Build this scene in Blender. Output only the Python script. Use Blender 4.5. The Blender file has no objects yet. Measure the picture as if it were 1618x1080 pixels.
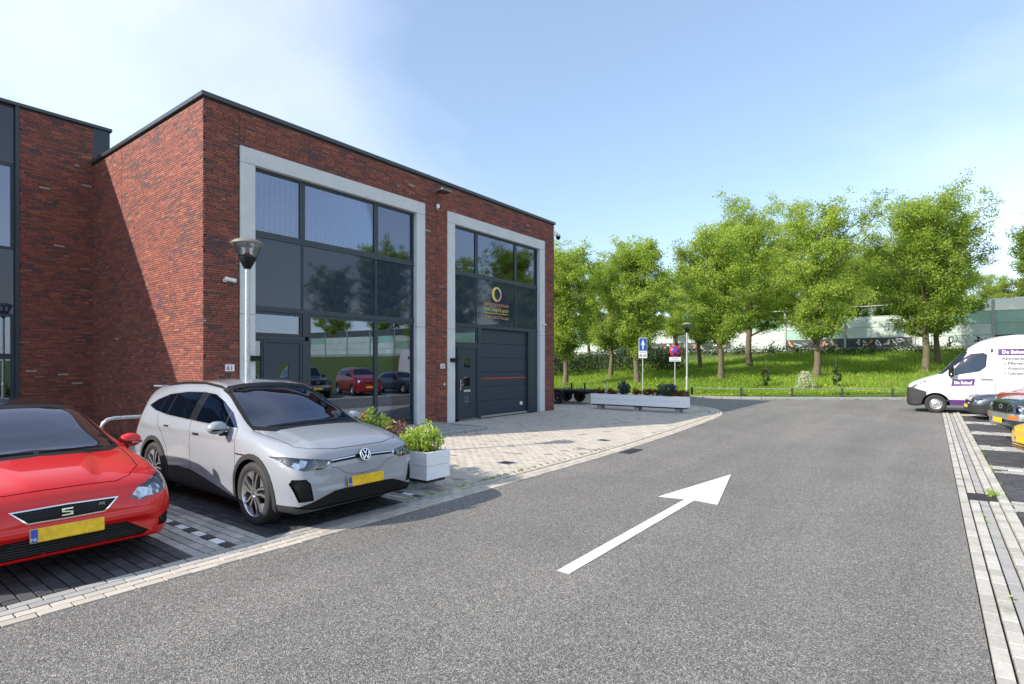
import bpy, bmesh, math, random
import numpy as np
from mathutils import Vector, Matrix
R = math.radians
scn = bpy.context.scene
COL = scn.collection
# ---------------------------------------------------------------- camera, sky, sun, exposure
cam_d = bpy.data.cameras.new('camera'); cam = bpy.data.objects.new('camera', cam_d); COL.objects.link(cam)
cam.location = (0, 0, 1.85)
cam.rotation_euler = (R(90), 0, math.atan2(0.602, 0.7985) - R(90))
cam_d.sensor_width = 36; cam_d.lens = 881.0 / 1618 * 36; cam_d.shift_y = 35 / 1618
cam_d.clip_start = 0.05; cam_d.clip_end = 3000
scn.camera = cam
SUN_EL = R(31); SUN_DIR = Vector((-0.89, 0.456, 0)).normalized()      # horizontal direction TOWARDS the sun
w = bpy.data.worlds.new('World'); scn.world = w; w.use_nodes = True
nt = w.node_tree; nt.nodes.clear()
def wn(t, **k):
    n = nt.nodes.new(t)
    for a, b in k.items(): setattr(n, a, b)
    return n
sky = wn('ShaderNodeTexSky', sky_type='NISHITA', sun_disc=False)
sky.sun_elevation = SUN_EL; sky.sun_rotation = math.atan2(SUN_DIR.x, SUN_DIR.y)
sky.air_density = 1.0; sky.dust_density = 0.7; sky.ozone_density = 1.2; sky.altitude = 0
tc = wn('ShaderNodeTexCoord')
mp = wn('ShaderNodeMapping'); mp.inputs['Location'].default_value = (3.4, 1.3, 1.2); mp.inputs['Scale'].default_value = (1.0, 1.0, 2.2)
nz = wn('ShaderNodeTexNoise'); nz.inputs['Scale'].default_value = 0.95; nz.inputs['Detail'].default_value = 7; nz.inputs['Roughness'].default_value = 0.48; nz.inputs['Distortion'].default_value = 0.3
cr = wn('ShaderNodeValToRGB'); cr.color_ramp.elements[0].position = 0.42; cr.color_ramp.elements[0].color = (0, 0, 0, 1)
cr.color_ramp.elements[1].position = 0.66; cr.color_ramp.elements[1].color = (0.40, 0.40, 0.40, 1)
mx = wn('ShaderNodeMix', data_type='RGBA'); mx.inputs['B'].default_value = (7.6, 7.7, 8.2, 1)
hz = wn('ShaderNodeMix', data_type='RGBA'); hz.inputs['Factor'].default_value = 0.15; hz.inputs['B'].default_value = (6.3, 8.1, 11.4, 1)      # thin haze colour, mixed in evenly to brighten the whole sky
bg = wn('ShaderNodeBackground'); bg.inputs['Strength'].default_value = 0.12
wo = wn('ShaderNodeOutputWorld')
L = nt.links.new
L(tc.outputs['Generated'], mp.inputs['Vector']); L(mp.outputs[0], nz.inputs['Vector']); L(nz.outputs['Fac'], cr.inputs[0])
L(cr.outputs[0], mx.inputs['Factor']); L(sky.outputs[0], hz.inputs['A']); L(hz.outputs['Result'], mx.inputs['A']); L(mx.outputs['Result'], bg.inputs['Color']); L(bg.outputs[0], wo.inputs[0])
sun_d = bpy.data.lights.new('sun', 'SUN'); sun_d.energy = 3.8; sun_d.angle = R(0.53); sun_d.color = (1.0, 0.91, 0.79)
sun = bpy.data.objects.new('sun', sun_d); COL.objects.link(sun)
sd = Vector((SUN_DIR.x * math.cos(SUN_EL), SUN_DIR.y * math.cos(SUN_EL), math.sin(SUN_EL)))
sun.rotation_euler = sd.to_track_quat('Z', 'Y').to_euler(); sun.location = (-20, 20, 30)
vs = scn.view_settings; vs.view_transform = 'Standard'; vs.look = 'None'; vs.exposure = 0.84; vs.gamma = 1
scn.cycles.use_denoising = True
scn.cycles.max_bounces = 8; scn.cycles.transparent_max_bounces = 12
scn.cycles.sample_clamp_indirect = 6

# ---------------------------------------------------------------- helpers
def tag(o, label=None, cat=None, group=None, kind=None):
    if label: o['label'] = label
    if cat: o['category'] = cat
    if group: o['group'] = group
    if kind: o['kind'] = kind
    return o
def thing(name, label, cat, loc=(0, 0, 0), rz=0, group=None):
    o = bpy.data.objects.new(name, None); COL.objects.link(o)
    o.empty_display_size = 0.2
    o.location = loc; o.rotation_euler = (0, 0, rz)
    return tag(o, label, cat, group)
def link(name, me, parent=None, loc=None, rot=None):
    o = bpy.data.objects.new(name, me); COL.objects.link(o)
    if parent: o.parent = parent
    if loc: o.location = loc
    if rot: o.rotation_euler = rot
    return o
def empty(name, parent, loc=(0, 0, 0), rot=(0, 0, 0)):
    o = bpy.data.objects.new(name, None); COL.objects.link(o); o.parent = parent; o.location = loc; o.rotation_euler = rot
    o.empty_display_size = 0.1
    return o
def copy_tree(o, parent=None):
    c = o.copy(); COL.objects.link(c); c.parent = parent
    for ch in list(o.children): copy_tree(ch, c)
    return c
class MB:
    """collects faces; build() links them as one mesh object"""
    def __init__(s): s.v = []; s.f = []; s.sm = []; s.mi = []; s.m = 0
    def add(s, vs_, fs_, smooth=False):
        o = len(s.v); s.v += [tuple(p) for p in vs_]
        for f in fs_: s.f.append(tuple(o + i for i in f)); s.sm.append(smooth); s.mi.append(s.m)
        return s
    def mat(s, i): s.m = i; return s
    def box(s, x0, x1, y0, y1, z0, z1):
        return s.add([(x0, y0, z0), (x1, y0, z0), (x1, y1, z0), (x0, y1, z0), (x0, y0, z1), (x1, y0, z1), (x1, y1, z1), (x0, y1, z1)],
                     [(0, 3, 2, 1), (4, 5, 6, 7), (0, 1, 5, 4), (1, 2, 6, 5), (2, 3, 7, 6), (3, 0, 4, 7)])
    def cyl(s, p0, p1, r0, r1=None, n=12, caps=True, smooth=True):
        p0 = Vector(p0); p1 = Vector(p1); r1 = r0 if r1 is None else r1
        q = (p1 - p0).to_track_quat('Z', 'Y'); vs_ = []
        for c, r in ((p0, r0), (p1, r1)):
            for i in range(n):
                a = 2 * math.pi * i / n; vs_.append(c + q @ Vector((math.cos(a) * r, math.sin(a) * r, 0)))
        s.add(vs_, [(i, (i + 1) % n, n + (i + 1) % n, n + i) for i in range(n)], smooth)
        if caps: s.add(vs_, [tuple(range(n - 1, -1, -1)), tuple(range(n, 2 * n))])
        return s
    def tube(s, path, r, n=8, smooth=True):
        path = [Vector(p) for p in path]; rs = r if isinstance(r, (list, tuple)) else [r] * len(path); vs_ = []; up = Vector((0.31, 0.2, 0.93))
        for k, p in enumerate(path):
            d = (path[min(k + 1, len(path) - 1)] - path[max(k - 1, 0)]).normalized()
            a = d.cross(up); a = a.normalized() if a.length > 1e-4 else Vector((1, 0, 0)); b = d.cross(a)
            for i in range(n):
                t = 2 * math.pi * i / n; vs_.append(p + (a * math.cos(t) + b * math.sin(t)) * rs[k])
        fs_ = [(k * n + i, k * n + (i + 1) % n, (k + 1) * n + (i + 1) % n, (k + 1) * n + i) for k in range(len(path) - 1) for i in range(n)]
        s.add(vs_, fs_, smooth); m = len(path) - 1
        return s.add(vs_, [tuple(range(n - 1, -1, -1)), tuple(range(m * n, m * n + n))])
    def lathe(s, prof, n=24, M=None, smooth=True):
        M = M or Matrix(); vs_ = []
        for r, z in prof:
            for i in range(n):
                a = 2 * math.pi * i / n; vs_.append(M @ Vector((r * math.cos(a), r * math.sin(a), z)))
        return s.add(vs_, [(k * n + i, k * n + (i + 1) % n, (k + 1) * n + (i + 1) % n, (k + 1) * n + i) for k in range(len(prof) - 1) for i in range(n)], smooth)
    def prism(s, pts, d, M=None):
        """outline pts (x, y) extruded by d along z, then M"""
        M = M or Matrix(); n = len(pts)
        vs_ = [M @ Vector((x, y, 0)) for x, y in pts] + [M @ Vector((x, y, d)) for x, y in pts]
        return s.add(vs_, [tuple(range(n - 1, -1, -1)), tuple(range(n, 2 * n))] + [(i, (i + 1) % n, n + (i + 1) % n, n + i) for i in range(n)])
    def mesh(s, name, mats, bevel=0, seg=1, angle=0.6):
        me = bpy.data.meshes.new(name); me.from_pydata(s.v, [], s.f)
        for m in (mats if isinstance(mats, (list, tuple)) else [mats]): me.materials.append(m)
        me.polygons.foreach_set('use_smooth', s.sm); me.polygons.foreach_set('material_index', s.mi)
        if bevel:
            bm = bmesh.new(); bm.from_mesh(me); bmesh.ops.remove_doubles(bm, verts=bm.verts, dist=1e-5)
            es = [e for e in bm.edges if len(e.link_faces) == 2 and e.calc_face_angle(0) > angle]
            bmesh.ops.bevel(bm, geom=es, offset=bevel, segments=seg, affect='EDGES', profile=0.5, clamp_overlap=True)
            bm.to_mesh(me); bm.free()
        me.update(); return me
    def build(s, name, mats, parent=None, loc=None, rot=None, bevel=0, seg=1):
        return link(name, s.mesh(name, mats, bevel, seg), parent, loc, rot)
def np_mesh(name, verts, faces, mat, tone=None, smooth=False):
    """fast mesh from numpy arrays (faces all of one length), with a per-face 'tone'"""
    me = bpy.data.meshes.new(name); nv = len(verts); nf, k = faces.shape
    me.vertices.add(nv); me.vertices.foreach_set('co', np.asarray(verts, np.float32).ravel())
    me.loops.add(nf * k); me.loops.foreach_set('vertex_index', faces.astype(np.int32).ravel())
    me.polygons.add(nf); me.polygons.foreach_set('loop_start', np.arange(0, nf * k, k, dtype=np.int32))
    me.polygons.foreach_set('use_smooth', np.full(nf, bool(smooth)))
    if tone is not None:
        at = me.attributes.new('tone', 'FLOAT', 'FACE'); at.data.foreach_set('value', np.asarray(tone, np.float32))
    me.update(calc_edges=True); me.validate(); 
    if mat: me.materials.append(mat)
    return me
def text_mesh(txt, size, mat, extrude=0.001, align='LEFT', sx=1.0, shear=0.0, bold=0.0):
    c = bpy.data.curves.new('txt', 'FONT'); c.body = txt; c.size = size; c.extrude = extrude; c.align_x = align; c.shear = shear; c.offset = bold; c.resolution_u = 3
    o = bpy.data.objects.new('txt', c); COL.objects.link(o); bpy.context.view_layer.update()
    me = bpy.data.meshes.new_from_object(o.evaluated_get(bpy.context.evaluated_depsgraph_get()))
    bpy.data.objects.remove(o); bpy.data.curves.remove(c)
    if sx != 1.0: me.transform(Matrix.Diagonal((sx, 1, 1, 1)))
    me.materials.clear(); me.materials.append(mat)
    return me

# ---------------------------------------------------------------- materials
MATS = {}
class NT:
    def __init__(s, name):
        s.m = bpy.data.materials.new(name); s.m.use_nodes = True; s.t = s.m.node_tree; s.p = s.t.nodes['Principled BSDF']; s.o = s.t.nodes['Material Output']; MATS[name] = s.m
    def n(s, t, **k):
        n = s.t.nodes.new(t)
        for a, b in k.items():
            if a in n.inputs.keys(): n.inputs[a].default_value = b
            else: setattr(n, a, b)
        return n
    def l(s, a, b): s.t.links.new(a, b)
    def pos(s): return s.n('ShaderNodeNewGeometry').outputs['Position']
    def noise(s, scale, detail=3, rough=0.55, vec=None, dist=0):
        n = s.n('ShaderNodeTexNoise', Scale=scale, Detail=detail, Roughness=rough, Distortion=dist); s.l(vec or s.pos(), n.inputs['Vector']); return n.outputs['Fac']
    def ramp(s, fac, stops, interp='LINEAR'):
        r = s.n('ShaderNodeValToRGB'); e = r.color_ramp.elements; r.color_ramp.interpolation = interp
        while len(e) < len(stops): e.new(0.5)
        for x, (p, c) in zip(e, stops): x.position = p; x.color = (*c, 1) if len(c) == 3 else c
        s.l(fac, r.inputs[0]); return r.outputs[0]
    def mix(s, fac, a, b, blend='MIX'):
        m = s.n('ShaderNodeMix', data_type='RGBA', blend_type=blend)
        for v, k in ((fac, 'Factor'), (a, 'A'), (b, 'B')):
            if isinstance(v, bpy.types.NodeSocket): s.l(v, m.inputs[k])
            else: m.inputs[k].default_value = v if k == 'Factor' else (*v, 1)
        return m.outputs['Result']
    def bump(s, h, strength=0.3, dist=0.01):
        b = s.n('ShaderNodeBump', Strength=strength, Distance=dist); s.l(h, b.inputs['Height']); s.l(b.outputs[0], s.p.inputs['Normal'])
    def math(s, op, a, b=0.0):
        m = s.n('ShaderNodeMath', operation=op)
        for i, v in enumerate((a, b)):
            if isinstance(v, bpy.types.NodeSocket): s.l(v, m.inputs[i])
            else: m.inputs[i].default_value = v
        return m.outputs[0]
def plain(name, col, rough=0.5, metal=0.0, coat=0.0, var=0.12, scale=6.0, spec=0.5, emit=None):
    """a plain colour with a little large and fine variation"""
    t = NT(name); p = t.p
    p.inputs['Roughness'].default_value = rough; p.inputs['Metallic'].default_value = metal; p.inputs['Coat Weight'].default_value = coat; p.inputs['Coat Roughness'].default_value = 0.03
    p.inputs['Specular IOR Level'].default_value = spec
    if var:
        f = t.noise(scale, 5, 0.65); lo = tuple(c * (1 - var) for c in col); hi = tuple(min(1, c * (1 + var)) for c in col)
        t.l(t.ramp(f, [(0.3, lo), (0.7, hi)]), p.inputs['Base Color'])
    else: p.inputs['Base Color'].default_value = (*col, 1)
    if emit: p.inputs['Emission Color'].default_value = (*col, 1); p.inputs['Emission Strength'].default_value = emit
    return t.m
def glass(name, tint=(0.6, 0.7, 0.72), base=0.10, rough=0.0, refl=(0.9, 0.95, 1.0)):
    t = NT(name); t.t.nodes.remove(t.p)
    tr = t.n('ShaderNodeBsdfTransparent', Color=(*tint, 1)); gl = t.n('ShaderNodeBsdfGlossy', Color=(*refl, 1), Roughness=rough)
    fr = t.n('ShaderNodeFresnel', IOR=1.52); f = t.math('MINIMUM', t.math('ADD', t.math('MULTIPLY', fr.outputs[0], 1.3), base), 1.0)
    mx_ = t.n('ShaderNodeMixShader'); t.l(f, mx_.inputs[0]); t.l(tr.outputs[0], mx_.inputs[1]); t.l(gl.outputs[0], mx_.inputs[2]); t.l(mx_.outputs[0], t.o.inputs[0])
    return t.m
def toned(name, stops, rough=0.8, fine=30, fvar=0.25, bump=0.3, bd=0.004, dirt=None):
    """colour from the per-face 'tone' attribute plus fine grain"""
    t = NT(name); a = t.n('ShaderNodeAttribute', attribute_name='tone')
    c = t.ramp(a.outputs['Fac'], stops); g = t.noise(fine, 5, 0.7)
    c = t.mix(1.0, c, t.ramp(g, [(0.25, (1 - fvar,) * 3), (0.75, (1 + fvar,) * 3)]), 'MULTIPLY')
    if dirt: c = t.mix(t.ramp(t.noise(dirt[0], 4, 0.6), [(dirt[1], (0, 0, 0)), (dirt[1] + 0.14, (1, 1, 1))]), c, t.mix(0.75, c, dirt[2]))
    t.l(c, t.p.inputs['Base Color']); t.p.inputs['Roughness'].default_value = rough
    if bump: t.bump(g, bump, bd)
    return t.m
def foliage(name, stops, trans=0.35):
    t = NT(name); a = t.n('ShaderNodeAttribute', attribute_name='tone'); c = t.ramp(a.outputs['Fac'], stops)
    t.l(c, t.p.inputs['Base Color']); t.p.inputs['Roughness'].default_value = 0.55; t.p.inputs['Specular IOR Level'].default_value = 0.25
    tl = t.n('ShaderNodeBsdfTranslucent'); hs = t.mix(1.0, c, (1.35, 1.3, 0.55), 'MULTIPLY'); t.l(hs, tl.inputs['Color'])
    mx_ = t.n('ShaderNodeMixShader'); mx_.inputs[0].default_value = trans; t.l(t.p.outputs[0], mx_.inputs[1]); t.l(tl.outputs[0], mx_.inputs[2]); t.l(mx_.outputs[0], t.o.inputs[0])
    return t.m

# asphalt: grains of mixed grey stone in dark binder
t = NT('asphalt'); v = t.n('ShaderNodeTexVoronoi', Scale=150.0, feature='F1'); t.l(t.pos(), v.inputs['Vector'])
v2 = t.n('ShaderNodeTexVoronoi', Scale=60.0, feature='F1'); t.l(t.pos(), v2.inputs['Vector'])
sx_ = t.n('ShaderNodeSeparateColor'); t.l(v.outputs['Color'], sx_.inputs[0])
c = t.ramp(sx_.outputs[0], [(0.0, (0.075, 0.073, 0.07)), (0.3, (0.145, 0.142, 0.135)), (0.62, (0.225, 0.22, 0.208)), (0.86, (0.32, 0.31, 0.295)), (1.0, (0.50, 0.49, 0.465))])
sx2 = t.n('ShaderNodeSeparateColor'); t.l(v2.outputs['Color'], sx2.inputs[0])
c = t.mix(1.0, c, t.ramp(sx2.outputs[0], [(0, (0.78,) * 3), (1, (1.22,) * 3)]), 'MULTIPLY')
c = t.mix(1.0, c, t.ramp(t.noise(0.55, 5, 0.6), [(0.3, (0.86, 0.85, 0.83)), (0.7, (1.06, 1.04, 1.0))]), 'MULTIPLY')
mpn = t.n('ShaderNodeMapping'); mpn.inputs['Scale'].default_value = (0.07, 1.0, 1.0); t.l(t.pos(), mpn.inputs['Vector'])
c = t.mix(1.0, c, t.ramp(t.noise(1.15, 4, 0.55, mpn.outputs[0]), [(0.3, (0.86, 0.855, 0.85)), (0.7, (1.09, 1.085, 1.08))]), 'MULTIPLY')
t.l(c, t.p.inputs['Base Color']); t.p.inputs['Roughness'].default_value = 0.85; t.p.inputs['Specular IOR Level'].default_value = 0.3
t.bump(t.math('MULTIPLY', v.outputs['Distance'], -1.0), 0.9, 0.006)
# worn road paint
t = NT('road_paint'); g = t.math('ADD', t.math('MULTIPLY', t.noise(75, 4, 0.75), 0.65), t.math('MULTIPLY', t.noise(5, 4, 0.6), 0.35)); c = t.ramp(g, [(0.38, (0.30, 0.295, 0.28)), (0.44, (0.66, 0.66, 0.65)), (0.52, (0.76, 0.76, 0.75)), (0.7, (0.84, 0.84, 0.83))]); t.l(c, t.p.inputs['Base Color']); t.p.inputs['Roughness'].default_value = 0.7
v = t.n('ShaderNodeTexVoronoi', Scale=105.0); t.l(t.pos(), v.inputs['Vector']); t.bump(v.outputs['Distance'], 0.5, 0.004)
t = NT('soil_joint'); c = t.ramp(t.noise(14, 5, 0.7), [(0.3, (0.035, 0.032, 0.026)), (0.6, (0.075, 0.068, 0.05)), (0.8, (0.06, 0.075, 0.03))]); t.l(c, t.p.inputs['Base Color']); t.p.inputs['Roughness'].default_value = 0.95
toned('brick', [(0.0, (0.085, 0.058, 0.062)), (0.16, (0.115, 0.062, 0.062)), (0.3, (0.165, 0.058, 0.050)), (0.55, (0.25, 0.074, 0.055)), (0.78, (0.325, 0.104, 0.068)), (0.93, (0.39, 0.15, 0.092)), (1.0, (0.42, 0.34, 0.30))], 0.75, 45, 0.3, 0.5, 0.004, (3.1, 0.68, (0.36, 0.34, 0.33)))
plain('mortar', (0.07, 0.05, 0.045), 0.95, scale=20)
toned('paver_light', [(0, (0.43, 0.39, 0.33)), (0.5, (0.50, 0.455, 0.39)), (0.85, (0.55, 0.50, 0.43)), (0.94, (0.28, 0.245, 0.22)), (1, (0.20, 0.17, 0.155))], 0.85, 60, 0.13, 0.3, 0.003, (1.1, 0.66, (0.36, 0.32, 0.26)))
toned('paver_grey', [(0, (0.30, 0.295, 0.28)), (0.5, (0.38, 0.372, 0.352)), (0.95, (0.46, 0.45, 0.425)), (1, (0.22, 0.215, 0.20))], 0.85, 60, 0.15, 0.3, 0.003, (1.4, 0.62, (0.22, 0.20, 0.16)))
toned('paver_dark', [(0, (0.038, 0.039, 0.043)), (0.5, (0.058, 0.059, 0.064)), (1, (0.085, 0.085, 0.09))], 0.8, 60, 0.22, 0.35, 0.003, (1.6, 0.62, (0.10, 0.09, 0.07)))
toned('paver_white', [(0, (0.70, 0.71, 0.72)), (1, (0.82, 0.82, 0.82))], 0.7, 60, 0.1, 0.2, 0.002)
toned('kerb_concrete', [(0, (0.38, 0.36, 0.32)), (1, (0.52, 0.50, 0.45))], 0.85, 40, 0.2, 0.3, 0.003, (1.9, 0.58, (0.22, 0.21, 0.16)))
t = NT('concrete_frame'); c = t.mix(1.0, t.ramp(t.noise(2.2, 6, 0.65), [(0.3, (0.58, 0.595, 0.60)), (0.7, (0.67, 0.685, 0.69))]), t.ramp(t.noise(90, 3, 0.6), [(0.3, (0.93,) * 3), (0.7, (1.05,) * 3)]), 'MULTIPLY')
t.l(c, t.p.inputs['Base Color']); t.p.inputs['Roughness'].default_value = 0.8; t.bump(t.noise(120, 3), 0.15, 0.002)
plain('anthracite', (0.026, 0.042, 0.058), 0.42, var=0.08)
plain('anthracite_door', (0.024, 0.040, 0.058), 0.5, var=0.08)
plain('coping_metal', (0.055, 0.065, 0.07), 0.35, metal=0.3)
t = NT('spandrel'); t.p.inputs['Base Color'].default_value = (0.020, 0.032, 0.060, 1); t.p.inputs['Roughness'].default_value = 0.015; t.p.inputs['Specular IOR Level'].default_value = 0.6
glass('window_glass', (0.55, 0.62, 0.66), 0.13, 0.0, (0.66, 0.74, 0.92))
glass('car_glass', (0.13, 0.17, 0.19), 0.05, 0.0, (0.72, 0.80, 1.0))
glass('lamp_glass', (0.93, 0.95, 0.96), 0.06)
plain('blind_fabric', (0.70, 0.70, 0.78), 0.85, var=0.06)
plain('interior', (0.10, 0.11, 0.11), 0.9); plain('interior_floor', (0.13, 0.12, 0.11), 0.6)
plain('white_plastic', (0.78, 0.78, 0.77), 0.4, var=0.04); plain('black_plastic', (0.008, 0.008, 0.009), 0.5, spec=0.25); plain('dark_plastic', (0.032, 0.034, 0.037), 0.6, var=0.1, spec=0.3)
plain('rubber', (0.024, 0.024, 0.025), 0.75, scale=25); plain('chrome', (0.85, 0.86, 0.87), 0.12, metal=1.0, var=0.03); plain('silver', (0.62, 0.63, 0.64), 0.28, metal=0.85, var=0.05)
plain('galvanised', (0.50, 0.53, 0.54), 0.42, metal=0.55, var=0.22, scale=22); plain('steel', (0.6, 0.6, 0.6), 0.25, metal=1.0)
plain('white_wood', (0.86, 0.87, 0.89), 0.55, var=0.06, scale=18); plain('foot_concrete', (0.30, 0.32, 0.31), 0.9, var=0.25, scale=12); plain('earth', (0.05, 0.036, 0.025), 0.95, var=0.4, scale=25)
plain('lamp_cap', (0.19, 0.19, 0.165), 0.5); plain('sign_blue', (0.012, 0.085, 0.42), 0.35, var=0.03); plain('sign_white', (0.80, 0.80, 0.80), 0.4, var=0.03); plain('sign_red', (0.55, 0.02, 0.03), 0.4, var=0.05); plain('print_black', (0.02, 0.02, 0.022), 0.6, var=0)
plain('plate_yellow', (0.78, 0.50, 0.012), 0.4, var=0.22, scale=16); plain('plate_blue', (0.02, 0.08, 0.45), 0.4, var=0.05)
plain('paint_red', (0.60, 0.006, 0.006), 0.35, coat=0.8, spec=0.3, var=0.02); plain('paint_grey', (0.285, 0.305, 0.34), 0.34, coat=1.0, var=0.02); plain('paint_white', (0.60, 0.60, 0.61), 0.4, coat=0.5, var=0.02)
plain('paint_green', (0.022, 0.050, 0.050), 0.3, metal=0.3, coat=1.0, var=0.03); plain('paint_bluegrey', (0.06, 0.075, 0.10), 0.3, metal=0.4, coat=1.0, var=0.03); plain('paint_yellow', (0.80, 0.47, 0.05), 0.3, coat=1.0, var=0.02); plain('paint_darkred', (0.28, 0.012, 0.016), 0.3, coat=1.0, var=0.02); plain('paint_black', (0.012, 0.012, 0.013), 0.2, coat=1.0, var=0.02)
plain('orange_lens', (0.75, 0.16, 0.02), 0.2, coat=0.6); plain('red_lens', (0.4, 0.01, 0.01), 0.2, coat=0.6)
t = NT('lamp_lens'); v = t.n('ShaderNodeTexVoronoi', Scale=14.0, feature='F1'); t.l(t.pos(), v.inputs['Vector']); sc2 = t.n('ShaderNodeSeparateColor'); t.l(v.outputs['Color'], sc2.inputs[0])
t.l(t.ramp(sc2.outputs[0], [(0.0, (0.02, 0.02, 0.024)), (0.45, (0.10, 0.105, 0.12)), (0.6, (0.75, 0.78, 0.82)), (1.0, (0.92, 0.93, 0.95))], 'CONSTANT'), t.p.inputs['Base Color']); t.p.inputs['Metallic'].default_value = 0.8; t.p.inputs['Roughness'].default_value = 0.22
t.bump(v.outputs['Distance'], 0.6, 0.03)
glass('lamp_cover', (0.90, 0.93, 0.96), 0.05)
plain('purple', (0.075, 0.018, 0.15), 0.4, coat=0.4, var=0.03); plain('print_grey', (0.07, 0.07, 0.085), 0.5, var=0); plain('print_yellow', (0.80, 0.62, 0.14), 0.5, var=0.05); plain('print_pink', (0.80, 0.30, 0.30), 0.5, var=0.05); plain('print_orange', (0.80, 0.35, 0.18), 0.5, var=0.05); plain('line_red', (0.55, 0.05, 0.03), 0.5, var=0.05)
plain('seat_fabric', (0.20, 0.21, 0.20), 0.8); plain('dash', (0.02, 0.021, 0.023), 0.6)
t = NT('bark'); c = t.ramp(t.noise(9, 6, 0.7), [(0.3, (0.07, 0.055, 0.035)), (0.55, (0.15, 0.125, 0.075)), (0.75, (0.20, 0.18, 0.10))]); t.l(c, t.p.inputs['Base Color']); t.p.inputs['Roughness'].default_value = 0.9; t.bump(t.noise(30, 5, 0.7), 0.6, 0.02)
foliage('leaf_bright', [(0, (0.16, 0.23, 0.04)), (0.4, (0.28, 0.39, 0.07)), (0.75, (0.37, 0.49, 0.10)), (1, (0.44, 0.53, 0.15))], 0.5)
foliage('leaf_mid', [(0, (0.08, 0.13, 0.03)), (0.5, (0.17, 0.27, 0.055)), (1, (0.28, 0.38, 0.10))], 0.45)
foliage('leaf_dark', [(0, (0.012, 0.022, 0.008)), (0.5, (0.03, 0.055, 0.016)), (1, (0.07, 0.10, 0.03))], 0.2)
foliage('leaf_blue', [(0, (0.02, 0.03, 0.03)), (0.6, (0.05, 0.075, 0.085)), (1, (0.10, 0.13, 0.15))], 0.15)
foliage('leaf_red', [(0, (0.06, 0.02, 0.012)), (0.6, (0.15, 0.05, 0.03)), (1, (0.24, 0.10, 0.05))], 0.2)
foliage('grass_blade', [(0, (0.13, 0.22, 0.025)), (0.5, (0.22, 0.36, 0.04)), (0.85, (0.30, 0.44, 0.06)), (1, (0.48, 0.48, 0.18))], 0.4)
foliage('petal_orange', [(0, (0.5, 0.10, 0.05)), (1, (0.75, 0.22, 0.12))], 0.3); foliage('petal_white', [(0, (0.65, 0.62, 0.6)), (1, (0.85, 0.84, 0.8))], 0.3); foliage('petal_yellow', [(0, (0.7, 0.5, 0.02)), (1, (0.8, 0.65, 0.05))], 0.2)
t = NT('lawn'); c = t.ramp(t.noise(2.0, 6, 0.7), [(0.3, (0.045, 0.075, 0.014)), (0.6, (0.09, 0.14, 0.022)), (0.8, (0.14, 0.17, 0.04))]); t.l(c, t.p.inputs['Base Color']); t.p.inputs['Roughness'].default_value = 0.95; t.bump(t.noise(20, 5), 0.6, 0.05)
plain('barrier_green', (0.27, 0.45, 0.36), 0.35, var=0.15, scale=0.8); plain('barrier_white', (0.48, 0.57, 0.51), 0.35, var=0.12, scale=0.7); plain('barrier_steel', (0.33, 0.36, 0.36), 0.5, metal=0.4); glass('barrier_glass', (0.30, 0.42, 0.36), 0.12)
plain('barrier_dark', (0.045, 0.055, 0.055), 0.6, var=0.3)
M = MATS
# ================================================================ GROUND
CX, CY = 0.7985, 0.602                                   # the camera's level heading, only to tell which pieces lie in view
def in_view(x, y, z=0.0):
    d = CX * x + CY * y
    if d < 0.5: return None
    u = (CY * x - CX * y) / d; v_ = (z - 1.85) / d
    if abs(u) > 0.93 or v_ < -0.585 or v_ > 0.66: return None
    return d
def interp_path(pts, step):
    P = [Vector((*p, 0)) for p in pts]; out = []; 
    seg = [(a, b, (b - a).length) for a, b in zip(P, P[1:])]; tot = sum(s[2] for s in seg); n = int(tot / step); acc = 0; k = 0
    for i in range(n):
        d = (i + 0.5) * step
        while acc + seg[k][2] < d: acc += seg[k][2]; k += 1
        a, b, l = seg[k]; out.append((a + (b - a) * ((d - acc) / l), (b - a).normalized()))
    return out
def smooth_path(pts, n=6):
    P = [Vector((*p, 0)) for p in pts]; out = []
    for i in range(len(P) - 1):
        p0 = P[max(i - 1, 0)]; p1 = P[i]; p2 = P[i + 1]; p3 = P[min(i + 2, len(P) - 1)]
        for k in range(n):
            t = k / n; out.append(0.5 * ((2 * p1) + (p2 - p0) * t + (2 * p0 - 5 * p1 + 4 * p2 - p3) * t * t + (3 * p1 - p0 - 3 * p2 + p3) * t ** 3))
    out.append(P[-1]); return [(p.x, p.y) for p in out]
KERB_PTS = [(-60, 43.5), (-12, 42.5), (-4.6, 40.3), (1.1, 35.5), (6.8, 31.7), (10.2, 30.2), (14, 30.4), (18.3, 30.8), (43, 31.3), (90, 31.5)]   # (y, x) of the verge kerb
def kerb_x(y):
    return np.interp(y, [p[0] for p in KERB_PTS], [p[1] for p in KERB_PTS])
def barrier_x(y): return 60.8 + 0.08 * y
rng = np.random.default_rng(7)
def terrain(x, y):
    dk = (x - kerb_x(y)) * 0.86; db = np.maximum(barrier_x(y) - x, 0.0)
    t_ = np.clip(dk, 0, None) / (np.clip(dk, 0, None) + db + 1e-6)
    h = np.where(dk > 0, 0.05 + 3.1 * t_ * (0.85 + 0.15 * t_), -0.07)
    h = np.where(x > barrier_x(y), 3.1, h)
    n_ = 0.06 * np.sin(x * 0.9 + 1.3 * np.sin(y * 0.5)) * np.sin(y * 0.8 + 0.4)
    return np.where(dk > 1.0, h + n_, h)
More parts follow.
